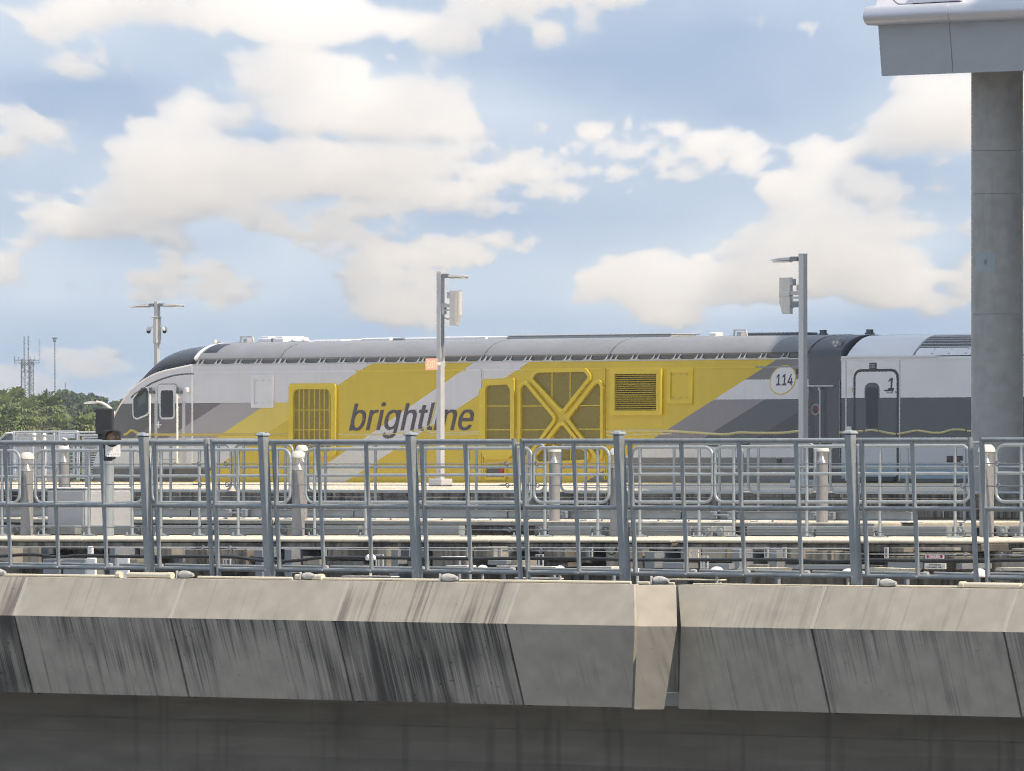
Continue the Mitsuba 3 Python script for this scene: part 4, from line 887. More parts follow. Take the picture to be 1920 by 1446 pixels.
# ================================================================== fence on the parapet
FO = 0.30; ZTF, ZMF, ZBF = 0.2165, -0.336, -0.885
def fx(x): return FN.px(x, 829, FO)[0]-FN.cu*0
def fence(name, x0, x1, posts, bars, label, ends=(True, True)):
    k = thing(name, label, 'fence', 'tubular fence sections on the parapet')
    t0, t1 = fx(x0), fx(x1)
    for z, r in ((ZTF, 0.0215), (ZMF, 0.0200), (ZBF, 0.0195)):
        xs = [t0]+[fx(p) for p in posts]+[t1]
        for a, b in zip(xs[:-1], xs[1:]): part(k, 'rail', rod((a, FO, z), (b, FO, z), r, 10), FN, 'm_fence', smooth=50)
    for x, e in ((x0, ends[0]), (x1, ends[1])):
        if e:
            t = fx(x); part(k, 'end_post', rod((t, FO, ZBF-0.05), (t, FO, ZTF+0.024), 0.0215, 12), FN, 'm_fence', smooth=50)
            part(k, 'foot_bolt', rev([(0, ZBF-0.075), (0.028, ZBF-0.075), (0.024, ZBF-0.055), (0, ZBF-0.05)], t, FO, 10), FN, 'm_lampgrey')
    for x in bars:
        t = fx(x)
        part(k, 'bar', rod((t, FO, ZBF), (t, FO, ZMF), 0.0185, 10), FN, 'm_fence', smooth=50)
        part(k, 'bar', rod((t, FO, ZMF), (t, FO, ZTF), 0.0185, 10), FN, 'm_fence', smooth=50)
        part(k, 'bolt', rod((t, FO-0.03, ZBF), (t, FO-0.018, ZBF), 0.009, 6), FN, 'm_lampgrey')
    for x in posts:
        t = fx(x); w = 0.036
        pk = part(k, 'post', cbx(t-w, t+w, FO-0.085, FO-0.013, -0.985, 0.268, 0.006), FN, 'm_fence')
        part(pk, 'cap', [cbx(t-w-0.012, t+w+0.012, FO-0.097, FO-0.001, 0.268, 0.282, 0.004), trimesh.convex.convex_hull(np.array([(t+a*(w+0.008)*s, FO-0.049+b*0.044*s, z) for a in (-1, 1) for b in (-1, 1) for s, z in ((1, 0.282), (0.72, 0.296), (0.3, 0.302))]))], FN, 'm_rail', smooth=30)
        part(pk, 'bolt', rod((t-0.005, FO-0.095, ZBF), (t-0.005, FO-0.085, ZBF), 0.010, 8), FN, 'm_lampgrey')
        part(k, 'bar', rod((t+0.075, FO, ZBF), (t+0.075, FO, ZTF), 0.020, 10), FN, 'm_fence', smooth=50)
    for i, z in enumerate((0.028, -0.152, -0.528, -0.704)):
        part(k, 'cable', rod((t0, FO+0.03, z), (t1, FO+0.03, z-0.002), 0.0042, 5), FN, 'm_midgrey' if i != 3 else 'm_lampgrey')
        for e, x, s in ((ends[1], x1, -1), (ends[0], x0, 1)):
            if e:
                t = fx(x)+s*0.125; rg_ = [(t+0.018*math.cos(a), FO+0.03, z+0.018*math.sin(a)) for a in np.linspace(0, 2*math.pi, 13)]
                part(k, 'turnbuckle', [tube(rg_, 0.0055, 6, caps=False), rod((t+s*0.02, FO+0.03, z), (t+s*0.085, FO+0.03, z), 0.008, 6), rod((t-s*0.02, FO+0.03, z), (t-s*0.12, FO+0.03, z), 0.006, 6)], FN, 'm_midgrey')
fence('fence_section', -330, 386, (-60, 277), (-190, 9, 99, 189), 'grey tubular fence section at the left end, in front of the cabinet and signal', (False, True))
fence('fence_section', 398, 964, (501, 778), (596, 686, 872), 'grey tubular fence section in front of the train lettering and the lamp pole', (True, True))
fence('fence_section', 979, 1819, (1168, 1602), (1075, 1277, 1385, 1492, 1710), 'longest grey tubular fence section in front of the X-shaped grille and the coach', (True, True))
fence('fence_section', 1841, 2300, (), (1960, 2080), 'grey tubular fence section at the right end below the concrete column', (True, False))

# conduit along the foot of the fence, with ribbed fittings
con = thing('pipe_conduit', 'cream pipe lying along the top edge of the parapet', 'pipe')
CO, ZC = 0.075, -0.944
for x0, x1, r in ((-60, 222, 0.013), (240, 318, 0.026), (372, 548, 0.013), (556, 600, 0.026), (604, 830, 0.013), (862, 1183, 0.013), (1196, 1218, 0.012), (1255, 1264, 0.010), (1300, 1650, 0.007), (1680, 1812, 0.010), (1806, 1915, 0.024), (1920, 2000, 0.024)):
    a, b = PP.t(x0, CO), PP.t(x1, CO); z = -0.968+r
    part(con, 'length', rod((a, CO, z), (b, CO, z), r, 10), PP, 'm_cream', smooth=50)
for x in (223, 319, 601, 1805):
    t = PP.t(x, CO); part(con, 'coupling', rod((t-0.02, CO, -0.942), (t+0.03, CO, -0.942), 0.030, 10), PP, 'm_cream', smooth=50)
for x, w in ((-6, 1.0), (346, 1.0), (577, 0.9), (840, 1.0), (1236, 0.95), (1662, 0.95)):
    t = PP.t(x, 0.06); prof_ = [(0, -0.085), (0.026, -0.08)]
    for i in range(7): zz = -0.06+i*0.02; rr = 0.036+0.012*math.sin((i+0.6)/7*math.pi); prof_ += [(rr, zz), (rr-0.006, zz+0.010)]
    prof_ += [(0.028, 0.085), (0.018, 0.12), (0, 0.12)]
    m = trimesh.creation.revolve(np.array(prof_), sections=14); w *= 0.85; v = m.vertices.copy()*w
    m.vertices = np.stack([t+v[:, 2], 0.065+v[:, 0], -0.935+v[:, 1]*0.95], 1); m.fix_normals()
    names = {-6: 'at the left edge of the picture', 346: 'beside the first capped fence post', 577: 'right of the second capped fence post', 840: 'right of the third capped fence post', 1236: 'on top of the narrow return panel', 1662: 'right of the last capped fence post'}
    k = thing('pipe_fitting', 'grey ribbed pipe fitting on the parapet edge '+names[x], 'pipe fitting', 'ribbed fittings along the parapet edge')
    part(k, 'ribbed_body', m, PP, 'm_fitting', smooth=30)
    part(k, 'clip', cbx(t-0.085*w, t-0.070*w, 0.02, 0.05, -0.968, -0.90, 0.004), PP, 'm_lampgrey')
# power cable, pipes and lamps behind the fence
from scipy.interpolate import PchipInterpolator
pts = [(-60, 1046), (0, 1043), (60, 1040), (110, 1045), (150, 1042), (240, 1043.5), (430, 1044), (480, 1050), (520, 1053), (560, 1051), (600, 1046), (700, 1046), (880, 1048), (1000, 1047), (1130, 1048), (1170, 1050), (1300, 1050), (1480, 1050), (1560, 1053.5), (1625, 1050), (1700, 1051), (1930, 1050)]
P = np.array([PP.px(x, y, 1.2) for x, y in pts]); f = PchipInterpolator(P[:, 0], P[:, 1]); tt = np.linspace(P[0, 0], P[-1, 0], 160)
single('power_cable', tube(np.stack([tt, 0*tt+1.2, f(tt)], 1), 0.015, 8), PP, 'm_rubber', 'thick black power cable sagging along behind the whole fence', 'cable', smooth=50)
pts = [(-40, 1050), (0, 1053), (20, 1057), (60, 1062)]
P = np.array([PP.px(x, y, 1.1) for x, y in pts])
single('branch_cable', tube([(t, 1.1, z) for t, z in P], 0.013, 8), PP, 'm_rubber', 'short black cable sloping down at the left edge behind the fence', 'cable', smooth=50)
gp = thing('grey_pipe', 'thin grey pipe running behind the lowest fence rail', 'pipe')
for x0, x1 in ((-50, 105), (112, 205), (225, 300), (310, 520), (530, 610), (620, 790), (800, 960), (985, 1180), (1200, 1300), (1312, 1400), (1416, 1512), (1524, 1615), (1632, 1735), (1752, 1825), (1850, 2000)):
    a, b = PP.t(x0, 0.5), PP.t(x1, 0.5); z = -0.862
    part(gp, 'length', rod((a, 0.5, z+0.004), (b, 0.5, z), 0.0125, 8), PP, 'm_fence', smooth=50)
    part(gp, 'coupling', rod((b-0.015, 0.5, z), (b+0.03, 0.5, z), 0.017, 8), PP, 'm_lampgrey', smooth=50)
dn = {695: 'high up behind the fence, right of the cable sag', 905: 'behind the fence left of the middle joint', 1050: 'behind the fence right of the middle joint', 1218: 'behind the fence beside the return panel', 1344: 'behind the fence left of the first cream tray', 1590: 'behind the fence at the last capped post', 1836: 'behind the fence at the right-hand joint'}
for x, y, r in ((695, 1044, 0.045), (905, 1066, 0.050), (1050, 1067, 0.048), (1195, 1068, 0.030), (1344, 1072, 0.064), (1590, 1075, 0.060), (1836, 1076, 0.065)):
    t, z = PP.px(x, y, 0.62)
    k = thing('dome_lamp', 'white dome lamp '+dn.get(x, 'half hidden behind the tall fence post at the return panel'), 'lamp', 'white dome lamps behind the fence')
    part(k, 'dome', [hemi(t, 0.62, z-0.012, r, 0.85, 18)], PP, 'm_white', smooth=40)
    part(k, 'rim', rev([(0, z-0.03), (r*0.9, z-0.03), (r*1.03, z-0.022), (r*1.03, z-0.012), (0, z-0.012)], t, 0.62, 18), PP, 'm_white', smooth=30)
    part(k, 'stem', rod((t, 0.62, -1.62), (t, 0.62, z-0.03), 0.012, 8), PP, 'm_lampgrey')
tn = {1382: 'between the two tall capped posts on the right', 1624: 'right of the last capped fence post', 1865: 'at the right edge, upper'}
for x0, x1, y0, y1 in ((1382, 1464, 1064, 1072), (1624, 1706, 1065, 1073), (1865, 1990, 1065, 1073)):
    o = 0.9; a, b = PP.t(x0, o), PP.t(x1, o); zt_, zb_ = PP.z((x0+x1)/2, y0, o), PP.z((x0+x1)/2, y1, o)
    k = thing('cable_tray', 'cream covered cable tray '+tn[x0], 'cable tray', 'cream cable trays behind the fence')
    part(k, 'cover', trimesh.convex.convex_hull(np.array([(a+d, o+e, zz) for d, zz in ((0.0, zb_+0.012), (0.02, zt_)) for e in (0, 0.16)]+[(b+d, o+e, zz) for d, zz in ((0.0, zt_-0.004), (-0.03, zb_+0.004)) for e in (0, 0.16)])), PP, 'm_cream')
    part(k, 'bolt', [rod((t, o-0.006, (zt_+zb_)/2+0.008), (t, o, (zt_+zb_)/2+0.008), 0.007, 6) for t in np.linspace(a+0.08, b-0.1, 3)], PP, 'm_midgrey')
    part(k, 'leg', [bx(t-0.015, t+0.015, o+0.06, o+0.10, -1.62, zb_+0.01) for t in (a+0.06, b-0.10)], PP, 'm_midgrey')
sn = {818: 'left of the lamp pole foot, high', 836: 'below the lamp pole', 930: 'left of the middle fence joint', 1085: 'left of the tall post at the return panel', 960: 'low beside the middle fence joint', 1250: 'low beside the open parapet joint', 640: 'low, right of the second capped post'}
for x0, x1, y0, y1, o in ((826, 856, 1043, 1046.5, 2.0), (836, 876, 1060, 1064, 1.4), (930, 1034, 1061.5, 1063.5, 1.4), (1085, 1146, 1062, 1068.5, 1.4), (964, 1040, 1083.5, 1086.5, 0.6), (1250, 1345, 1086, 1088.5, 0.6), (640, 732, 1080, 1082.5, 0.5)):
    a, b = PP.t(x0, o), PP.t(x1, o); zt_, zb_ = PP.z((x0+x1)/2, y0, o), PP.z((x0+x1)/2, y1, o)
    key = x0 if x0 in sn else {826: 818, 964: 960}[x0]
    k = thing('cable_shelf', 'small grey cable shelf behind the fence '+sn[key], 'cable shelf', 'small cable shelves behind the fence')
    part(k, 'shelf', cbx(a, b, o, o+0.12, zb_, zt_, 0.003), PP, 'm_offwhite' if x0 < 1100 else 'm_cream'); part(k, 'leg', [bx(t-0.012, t+0.012, o+0.05, o+0.08, -1.62 if o > 0.46 else -0.98, zb_) for t in (a+0.03, b-0.03)], PP, 'm_midgrey')

# ================================================================== lamp poles on the platform
def polebase(x, ytop, y0, D=None):
    Y = D if D else -zP*F/(y0-YH)
    fr = Frame(Y, 41.0); X = (x-960)/F*Y; fr.P = np.array([X, Y, H])           # local axes along the platform, origin at the pole
    return fr, F/Y
class Spot:
    """local axes at a point on the ground plan: t to the right along the platform, o away, z relative to the camera"""
    def __init__(s, x, Y, a=41.0):
        a = math.radians(a); s.ca, s.sa, s.Y = math.cos(a), math.sin(a), Y; s.P = np.array([(x-960)/F*Y, Y, H]); s.k = F/Y
        s.u = np.array([s.ca, -s.sa, 0]); s.n = np.array([s.sa, s.ca, 0])
    def z(s, y): return (YH-y)/F*s.Y
    def to(s, v):
        v = np.asarray(v, float); return s.P+v[:, :1]*s.u+v[:, 1:2]*s.n+np.stack([0*v[:, 0], 0*v[:, 0], v[:, 2]], 1)
def lamphead(k, sp, z, d, m, L=0.74, start=0.06):
    """a slim street-lamp head reaching out along t; d = +1 or -1"""
    st = [(start, 0.03, 0.045), (start+0.16, 0.035, 0.045), (start+0.18, 0.055, 0.048), (start+0.25*L, 0.07, 0.050), (start+0.62*L, 0.066, 0.034), (L-0.05, 0.045, 0.010), (L, 0.03, 0.002)]
    v = [(d*t, w*a, z+h*b+0.0) for t, w, h in st for a, b in ((-1, 0), (-0.7, 1), (0.7, 1), (1, 0), (0.75, -0.25), (-0.75, -0.25))]
    n = len(st); f = []
    for i in range(n-1):
        for j in range(6):
            a, b = i*6+j, i*6+(j+1) % 6; f += [[a, b, b+6], [a, b+6, a+6]]
    f += [[0, j, j+1] for j in range(1, 5)]+[[(n-1)*6, (n-1)*6+j+1, (n-1)*6+j] for j in range(1, 5)]
    me = trimesh.Trimesh(v, f, process=False); me.fix_normals()
    h = part(k, 'lamp_head', me, sp, m)
    part(h, 'diffuser', cbx(d*(start+0.20), d*(L-0.10), -0.05, 0.05, z-0.036, z-0.012, 0.006), sp, 'm_cream')
    part(h, 'driver_box', cbx(d*(start+0.02), d*(start+0.17), -0.064, 0.064, z-0.02, z+0.058, 0.006), sp, 'm_lampgrey' if m == 'm_offwhite' else 'm_midgrey')
PS = 0.056
def lampost(name, sp, ztop, m, label, arms, zbase=zP, L=0.74):
    k = thing(name, label, 'lamp post')
    part(k, 'pole', cbx(-PS, PS, -PS, PS, zbase+0.10, ztop, 0.006), sp, m)
    part(k, 'cap', cbx(-PS-0.004, PS+0.004, -PS-0.004, PS+0.004, ztop, ztop+0.02, 0.005), sp, m)
    b = part(k, 'plinth', cbx(-0.16, 0.16, -0.16, 0.16, zbase, zbase+0.14, 0.01), sp, m)
    for d in arms: lamphead(k, sp, ztop-0.085, d, m, L)
    return k
s1 = Spot(826, 158.7)
k = lampost('lamp_post', s1, s1.z(511), 'm_pole', 'white square lamp post in front of the train, with an exit sign', (1,))
part(k, 'conduit', tube([(PS+0.012, -0.01, s1.z(588)), (PS+0.014, -0.01, s1.z(668)), (PS+0.004, -0.03, s1.z(677))], 0.024, 8), s1, 'm_midgrey', smooth=50)
part(k, 'band', cbx(-PS-0.008, PS+0.008, -PS-0.008, PS+0.008, s1.z(688), s1.z(678), 0.004), s1, 'm_pole')
part(k, 'hook', tube([(0.06, -0.06, s1.z(879)), (0.07, -0.12, s1.z(881)), (0.07, -0.12, s1.z(884)), (0.07, -0.08, s1.z(885))], 0.009, 6), s1, 'm_midgrey')
part(k, 'junction_box', cbx(PS, PS+0.06, -0.05, 0.05, s1.z(590), s1.z(569), 0.008), s1, 'm_lampgrey')
s2 = Spot(1505.5, 145.6)
k = lampost('lamp_post', s2, s2.z(478), 'm_pole', 'shaded grey square lamp post in front of the dark end of the locomotive', (-1,))
part(k, 'junction_box', cbx(-PS-0.05, -PS, -0.05, 0.05, s2.z(545), s2.z(534), 0.006), s2, 'm_beige_case')
part(k, 'camera_box', cbx(-PS-0.13, -PS, -0.06, 0.06, s2.z(576), s2.z(565), 0.01), s2, 'm_midgrey')
s3 = Spot(294.5, 207.0)
k = lampost('lamp_post', s3, s3.z(567), 'm_pole', 'white lamp post with two lamp arms behind the train nose', (1, -1), L=0.96)
part(k, 'shroud', [cbx(-0.085, 0.085, -0.085, 0.085, s3.z(645), s3.z(596), 0.03), cbx(-0.10, 0.10, -0.10, 0.10, s3.z(596), s3.z(594), 0.006)], s3, 'm_offwhite')
for x, d, lab in ((278, -1, 'white dome camera on the left side of the post with two lamp arms'), (309, 1, 'white dome camera on the right side of the post with two lamp arms')):
    t = (x-294.5)/s3.k/s3.ca
    k = thing('dome_camera', lab, 'security camera')
    part(k, 'housing', [rev([(0, s3.z(612)), (0.05, s3.z(612.5)), (0.075, s3.z(615)), (0.078, s3.z(620)), (0, s3.z(620.5))], t, 0, 16), rod((t, 0, s3.z(613.5)), (t-d*abs(t)*0.62, 0, s3.z(612.5)), 0.022, 8)], s3, 'm_white', smooth=40)
    part(k, 'dome', rev([(0.055, s3.z(620.2)), (0.05, s3.z(623)), (0.03, s3.z(625)), (0, s3.z(625.6))], t, 0, 16), s3, 'm_glassdark', smooth=40)
# panel antennas hung on the poles
def antenna(sp, x0, x1, y0, y1, m, label, d):
    k = thing('panel_antenna', label, 'antenna')
    a, b = (x0-(0))/1.0, x1
    t0, t1 = ((x0-(sp.P[0]/sp.Y*F+960))/sp.k)/sp.ca, ((x1-(sp.P[0]/sp.Y*F+960))/sp.k)/sp.ca
    zt_, zb_ = sp.z(y0), sp.z(y1); h = zt_-zb_; c_ = (t0+t1)/2; t0, t1 = c_-(t1-t0)*0.33, c_+(t1-t0)*0.33; tf = t1 if d > 0 else t0; tb_ = t0 if d > 0 else t1; w = 0.042
    pro = [(tb_, zb_), (tb_, zt_), (tf, zt_-0.005), (tf, zb_+0.30*h), (tf-d*0.05, zb_+0.02*h), (tf-d*0.06, zb_)]
    part(k, 'housing', prism(pro, -w, w), sp, m)
    part(k, 'front_shell', trimesh.convex.convex_hull(np.array([(tf+d*e, o, z) for e, o, z in ((0.02, -0.03, zt_), (0.02, 0.03, zt_), (0.02, -0.03, zb_+0.3*h), (0.02, 0.03, zb_+0.3*h), (-0.05, -0.03, zb_+0.03), (-0.05, 0.03, zb_+0.03), (-0.06, -w-0.008, zt_-0.01), (-0.06, w+0.008, zt_-0.01), (-0.075, -w-0.008, zb_+0.05), (-0.075, w+0.008, zb_+0.05))])), sp, m)
    mb_ = 'm_lampgrey'
    for y_, hh_, ww_ in ((0.52, 0.10, 0.03), (0.42, 0.05, 0.02)): part(k, 'bracket', cbx(min(tb_, d*PS), max(tb_, d*PS), -ww_, ww_, zb_+y_*h, zb_+(y_+hh_)*h, 0.004), sp, mb_)
    part(k, 'radio_box', cbx(tb_-d*0.07, tb_, -0.05, 0.05, zb_+0.78*h, zb_+0.96*h, 0.008), sp, mb_)
    if d < 0: part(k, 'strap', cbx(min(tb_, tf)-0.012, max(tb_, tf)+0.0, -w-0.016, w+0.01, zb_+0.46*h, zb_+0.59*h, 0.01), sp, 'm_offwhite')
    part(k, 'cable', tube([(tb_, -0.02, zb_+0.22*h), (tb_-d*0.06, -0.02, zb_+0.18*h), (d*PS, -0.02, zb_+0.26*h)], 0.012, 6), sp, 'm_midgrey', smooth=50)
antenna(s1, 841.5, 866.5, 545.5, 611, 'm_offwhite', 'white panel antenna on the right side of the white lamp post', 1)
antenna(s2, 1461, 1489, 520, 588.5, 'm_offwhite', 'panel antenna strapped to the left side of the right-hand lamp post', -1)
# exit sign
ES = Spot(809, 158.2, 6.0)
k = thing('exit_sign', 'small orange exit sign fixed to the left of the white lamp post', 'exit sign')
w_ = 11.3/ES.k; zt_, zb_ = ES.z(672.5), ES.z(694)
part(k, 'box', cbx(-w_, w_, -0.03, 0.03, zb_, zt_, 0.006), ES, 'm_orange_sign')
m = letters('EXIT', 0.125, 0, 0, 0, bold=True, depth=0.004); w0 = m.bounds[1][0]; m.vertices[:, 0] *= 0.150/w0; m.apply_translation([-0.078, -0.034, (zt_+zb_)/2-0.0625])
part(k, 'lettering', m, ES, 'm_exit_letter')
part(k, 'chevron', [prism([(d*0.105, zb_+0.06), (d*0.088, (zt_+zb_)/2), (d*0.105, zt_-0.06), (d*0.098, (zt_+zb_)/2)][::1], -0.034, -0.03) for d in (1, -1)], ES, 'm_exit_letter')
part(k, 'bracket', rod((w_-0.01, 0.0, (zt_+zb_)/2), (w_+0.05, 0.03, (zt_+zb_)/2), 0.035, 10), ES, 'm_offwhite')

# ================================================================== station canopy at the upper right
can = thing('station_canopy', 'grey station canopy edge carried by a round concrete column at the right', 'canopy')
t0 = CN.t(1646, 0.0, 50); t1 = t0+16.0
zt_, zb_ = CN.z(1648, 47), CN.z(1653, 142)
fas = [(0.0, zt_), (0.085, zb_)]
js = [t0, CN.t(1780, 0, 90), CN.t(1780, 0, 90)+2.4, CN.t(1780, 0, 90)+5.2, t1]
for a, b in zip(js[:-1], js[1:]):
    part(can, 'fascia_panel', trimesh.convex.convex_hull(np.array([(t, o+e, z) for t in (a+0.004, b-0.004) for o, z in fas for e in (0, 0.06)])), CN, 'm_canopy')
part(can, 'fascia_end', prism_o([(0.061, zt_), (0.14, zb_+0.05), (0.4, zb_+0.06), (0.4, zt_)], t0+0.01, t0+0.05), CN, 'm_canopy')
part(can, 'soffit', bx(t0+0.05, t1, 0.15, 2.6, zb_+0.16, zb_+0.21), CN, 'm_canopy')
zg1, zg0 = CN.z(1640, 13), CN.z(1640, 48); rg_ = (zg1-zg0)/2
gp_ = [(-0.10-rg_*0.95*math.sin(a), (zg0+zg1)/2-rg_*math.cos(a)) for a in np.linspace(0, math.pi*0.86, 14)]
gprof = gp_+[(0.25, zg1+0.06), (0.25, zg0), (-0.10, zg0)]
tg = t0-0.10
for a, b in ((tg, CN.t(1770, -0.2, 30)), (CN.t(1770, -0.2, 30), CN.t(1778, -0.2, 30)), (CN.t(1778, -0.2, 30), t1)):
    e = 0.012 if b-a < 0.5 else 0
    part(can, 'gutter', prism_o([(o-e if o < 0 else o, z) for o, z in gprof], a+0.002, b-0.002), CN, 'm_gutter_metal', smooth=35)
zr = CN.z(1632, 0)
part(can, 'roof_sheet', trimesh.convex.convex_hull(np.array([(t+dt, o, z) for t, s in ((tg+0.03, 1), (t1, 0)) for o, z, dt in ((0.02, zg1-0.02, 0), (0.06, zg1-0.02, 0), (0.36, zr+0.5, -0.03*s), (0.42, zr+0.5, -0.03*s))])), CN, 'm_canopy_white')
part(can, 'cable', tube([CN.px(x, y, 0.0)[0:1]+(0.0,)+CN.px(x, y, 0.0)[1:2] for x, y in ((1675, 0), (1680, 5), (1686, 8), (1740, 9.5), (1800, 10), (1860, 6), (1920, 3))], 0.012, 6), CN, 'm_midgrey')
part(can, 'roof_ledge', trimesh.convex.convex_hull(np.array([(CN.t(x, -0.02, 5), -0.02+e, CN.z(x, y, -0.02)) for x, y in ((1706, 6.2), (1706, 4.2), (1800, 1.2), (1800, -1), (1700, -8), (1800, -8)) for e in (0, 0.2)])), CN, 'm_canopy_white')
# column
CO_ = 1.15; tc = CN.t(1869.5, CO_, 500); Yc = CN.D-tc*CN.sa+CO_*CN.ca; rc = 48.5/F*Yc
zz = [zP-0.02]+[(YH-y)/F*Yc for y in (590, 365, 284)]+[zb_+0.15]
for a, b in zip(zz[:-1], zz[1:]):
    part(can, 'column_drum', rev([(0, a+0.004), (rc-0.003, a+0.004), (rc, a+0.008), (rc, b-0.004), (rc-0.003, b), (0, b)], tc, CO_, 40), CN, 'm_column', smooth=40)
part(can, 'access_plate', [trimesh.convex.convex_hull(np.array([(tc+(rc+0.012)*math.sin(a), CO_-(rc+0.012)*math.cos(a), z) for a in np.linspace(math.radians(41-54.5), math.radians(41-7.7), 6) for z in ((YH-510)/F*Yc, (YH-475)/F*Yc)]+[(tc, CO_, (YH-492)/F*Yc)]))], CN, 'm_plate')
aa = math.radians(41-29.0)
part(can, 'plate_handle', [cbx(-0.0, 0, 0, 0, 0, 0)] if False else rod((tc+(rc+0.018)*math.sin(aa), CO_-(rc+0.018)*math.cos(aa), (YH-497)/F*Yc), (tc+(rc+0.018)*math.sin(aa), CO_-(rc+0.018)*math.cos(aa), (YH-488)/F*Yc), 0.022, 6), CN, 'm_midgrey')
# unseen station hall: roof outline and walls shaped to shade the platform and lamp post
hall = thing('station_hall', 'large unseen station hall on the right, shaped to shade the platform', 'building')
roof = trimesh.creation.extrude_polygon(Polygon([(13.2, 115.5), (36, 97), (62, 97), (62, 205), (13.6, 205), (13.6, 189), (14.9, 184), (15.0, 178), (13.4, 172), (13.4, 145), (12.3, 145), (12.3, 133), (13.3, 133)]), 0.7, engine='earcut'); roof.apply_translation([0, 0, 16.0])
part(hall, 'roof', roof, WORLD, 'm_hall')
for w_ in (bx(13.7, 14.1, 126, 168, zP, 15.9), bx(15.3, 15.7, 168.2, 203.5, zP, 15.9), bx(14.11, 15.29, 168.2, 168.6, zP, 15.9), bx(59, 59.4, 98, 204, zP, 16.0), bx(14.2, 59, 203.6, 204, zP, 16.0)): part(hall, 'wall', w_, WORLD, 'm_hall')
for y in (118, 122): part(hall, 'column', rev([(0, zP), (0.4, zP), (0.4, 16.0), (0, 16.0)], 17.0, y, 16), WORLD, 'm_column')

# ================================================================== white railing and barriers beyond the nose, street lamp
WR = Frame(214.0, 41.0)
def wq(x, y, o=0): return WR.px(x, y, o)
k = thing('white_railing', 'white metal railing with slatted panels at the platform end left of the train nose', 'railing')
zb0 = zP
for x, y0 in ((27, 809), (103, 812), (112, 812), (146.5, 809), (186, 812), (-30, 815)):
    t, z = wq(x, y0); part(k, 'post', cbx(t-0.03, t+0.03, -0.04, 0.04, zb0, z, 0.006), WR, 'm_white')
for x0, x1, y, h in ((25, 146, 810, 0.05), (146, 192, 810.5, 0.05), (30, 78, 814.5, 0.03), (150, 192, 816.5, 0.04), (112, 146, 812.5, 0.03)):
    (a, z), (b, _) = wq(x0, y), wq(x1, y); part(k, 'rail', cbx(a, b, -0.03, 0.03, z-h/2, z+h/2, 0.008), WR, 'm_white')
for x0, x1, y0, y1, n in ((31, 59, 819, 888, 11), (88, 102, 816, 885, 9), (114, 140, 826, 890, 8), (155, 192, 819, 898, 16)):
    (a, zt_), (b, zb_) = wq(x0, y0), wq(x1, y1)
    part(k, 'panel_frame', prism(sbox(a, zb_, b, zt_).difference(sbox(a+0.05, zb_+0.04, b-0.05, zt_-0.04)), -0.02, 0.02), WR, 'm_white')
    for i in range(n):
        z = zb_+0.05+(i+0.5)*(zt_-zb_-0.1)/n
        part(k, 'slat', bx(a+0.04, b-0.04, -0.012, 0.012, z-0.013, z+0.013), WR, 'm_white')
(a, zt_), (b, zb_) = wq(113, 814), wq(141, 822)
part(k, 'board', cbx(a, b, -0.02, 0.02, zb_, zt_, 0.005), WR, 'm_white')
for x, lab in ((64, 'white round-topped barrier post in front of the white railing, left one'), (83, 'white round-topped barrier post in front of the white railing, right one')):
    t, z = wq(x, 813.5, -1.0)
    single('barrier_post', rev([(0, zb0), (0.055, zb0), (0.055, z-0.10), (0.03, z-0.09), (0.045, z-0.07), (0.06, z-0.03), (0.045, z+0.01), (0, z+0.025)], t, -1.0, 14), WR, 'm_white', lab, 'barrier post', smooth=30)
pts = [wq(x, y, -0.6) for x, y in ((114, 826), (119, 822), (124, 824), (127, 832), (127, 900))]
single('bent_pipe', tube([(t, -0.6, z) for t, z in pts], 0.028, 8), WR, 'm_white', 'white bent pipe standing before the white railing', 'pipe', smooth=50)
k = thing('ramp_panel', 'grey sloping side panel of a ramp at the left edge beside the white railing', 'ramp')
pr = [wq(x, y, 0.3) for x, y in ((-60, 860), (1, 828), (14, 815), (26, 814), (26, 903), (-60, 903))]
part(k, 'side', prism(pr, 0.3, 2.0), WR, 'm_midgrey'); part(k, 'handrail', tube([(t, 0.25, z+0.03) for t, z in pr[:4]], 0.03, 8), WR, 'm_white')
YL = 330.0; LS = Spot(200, YL, 0.0)
k = thing('street_lamp', 'pale street lamp with curved arm in front of the trees behind the nose', 'street lamp')
def ls(x, y): return ((x-200)/LS.k, 0.0, LS.z(y))
part(k, 'arm', tube([ls(*p) for p in ((224, 795), (216, 780), (207, 768), (199, 760.5), (190, 756), (180, 754))], [0.11, 0.10, 0.09, 0.075, 0.065, 0.06], 8), LS, 'm_offwhite', smooth=50)
part(k, 'lamp_head', trimesh.convex.convex_hull(np.array([ls(x, y)[:1]+(o,)+ls(x, y)[2:] for x, y in ((156, 756.5), (162, 753.5), (172, 752), (182, 753), (182, 756.5), (160, 758)) for o in (-0.12, 0.12)])), LS, 'm_offwhite')
part(k, 'pole', rod(ls(224, 795), (ls(224, 795)[0]+0.1, 0.0, -H), 0.12, 10), LS, 'm_offwhite', smooth=50)

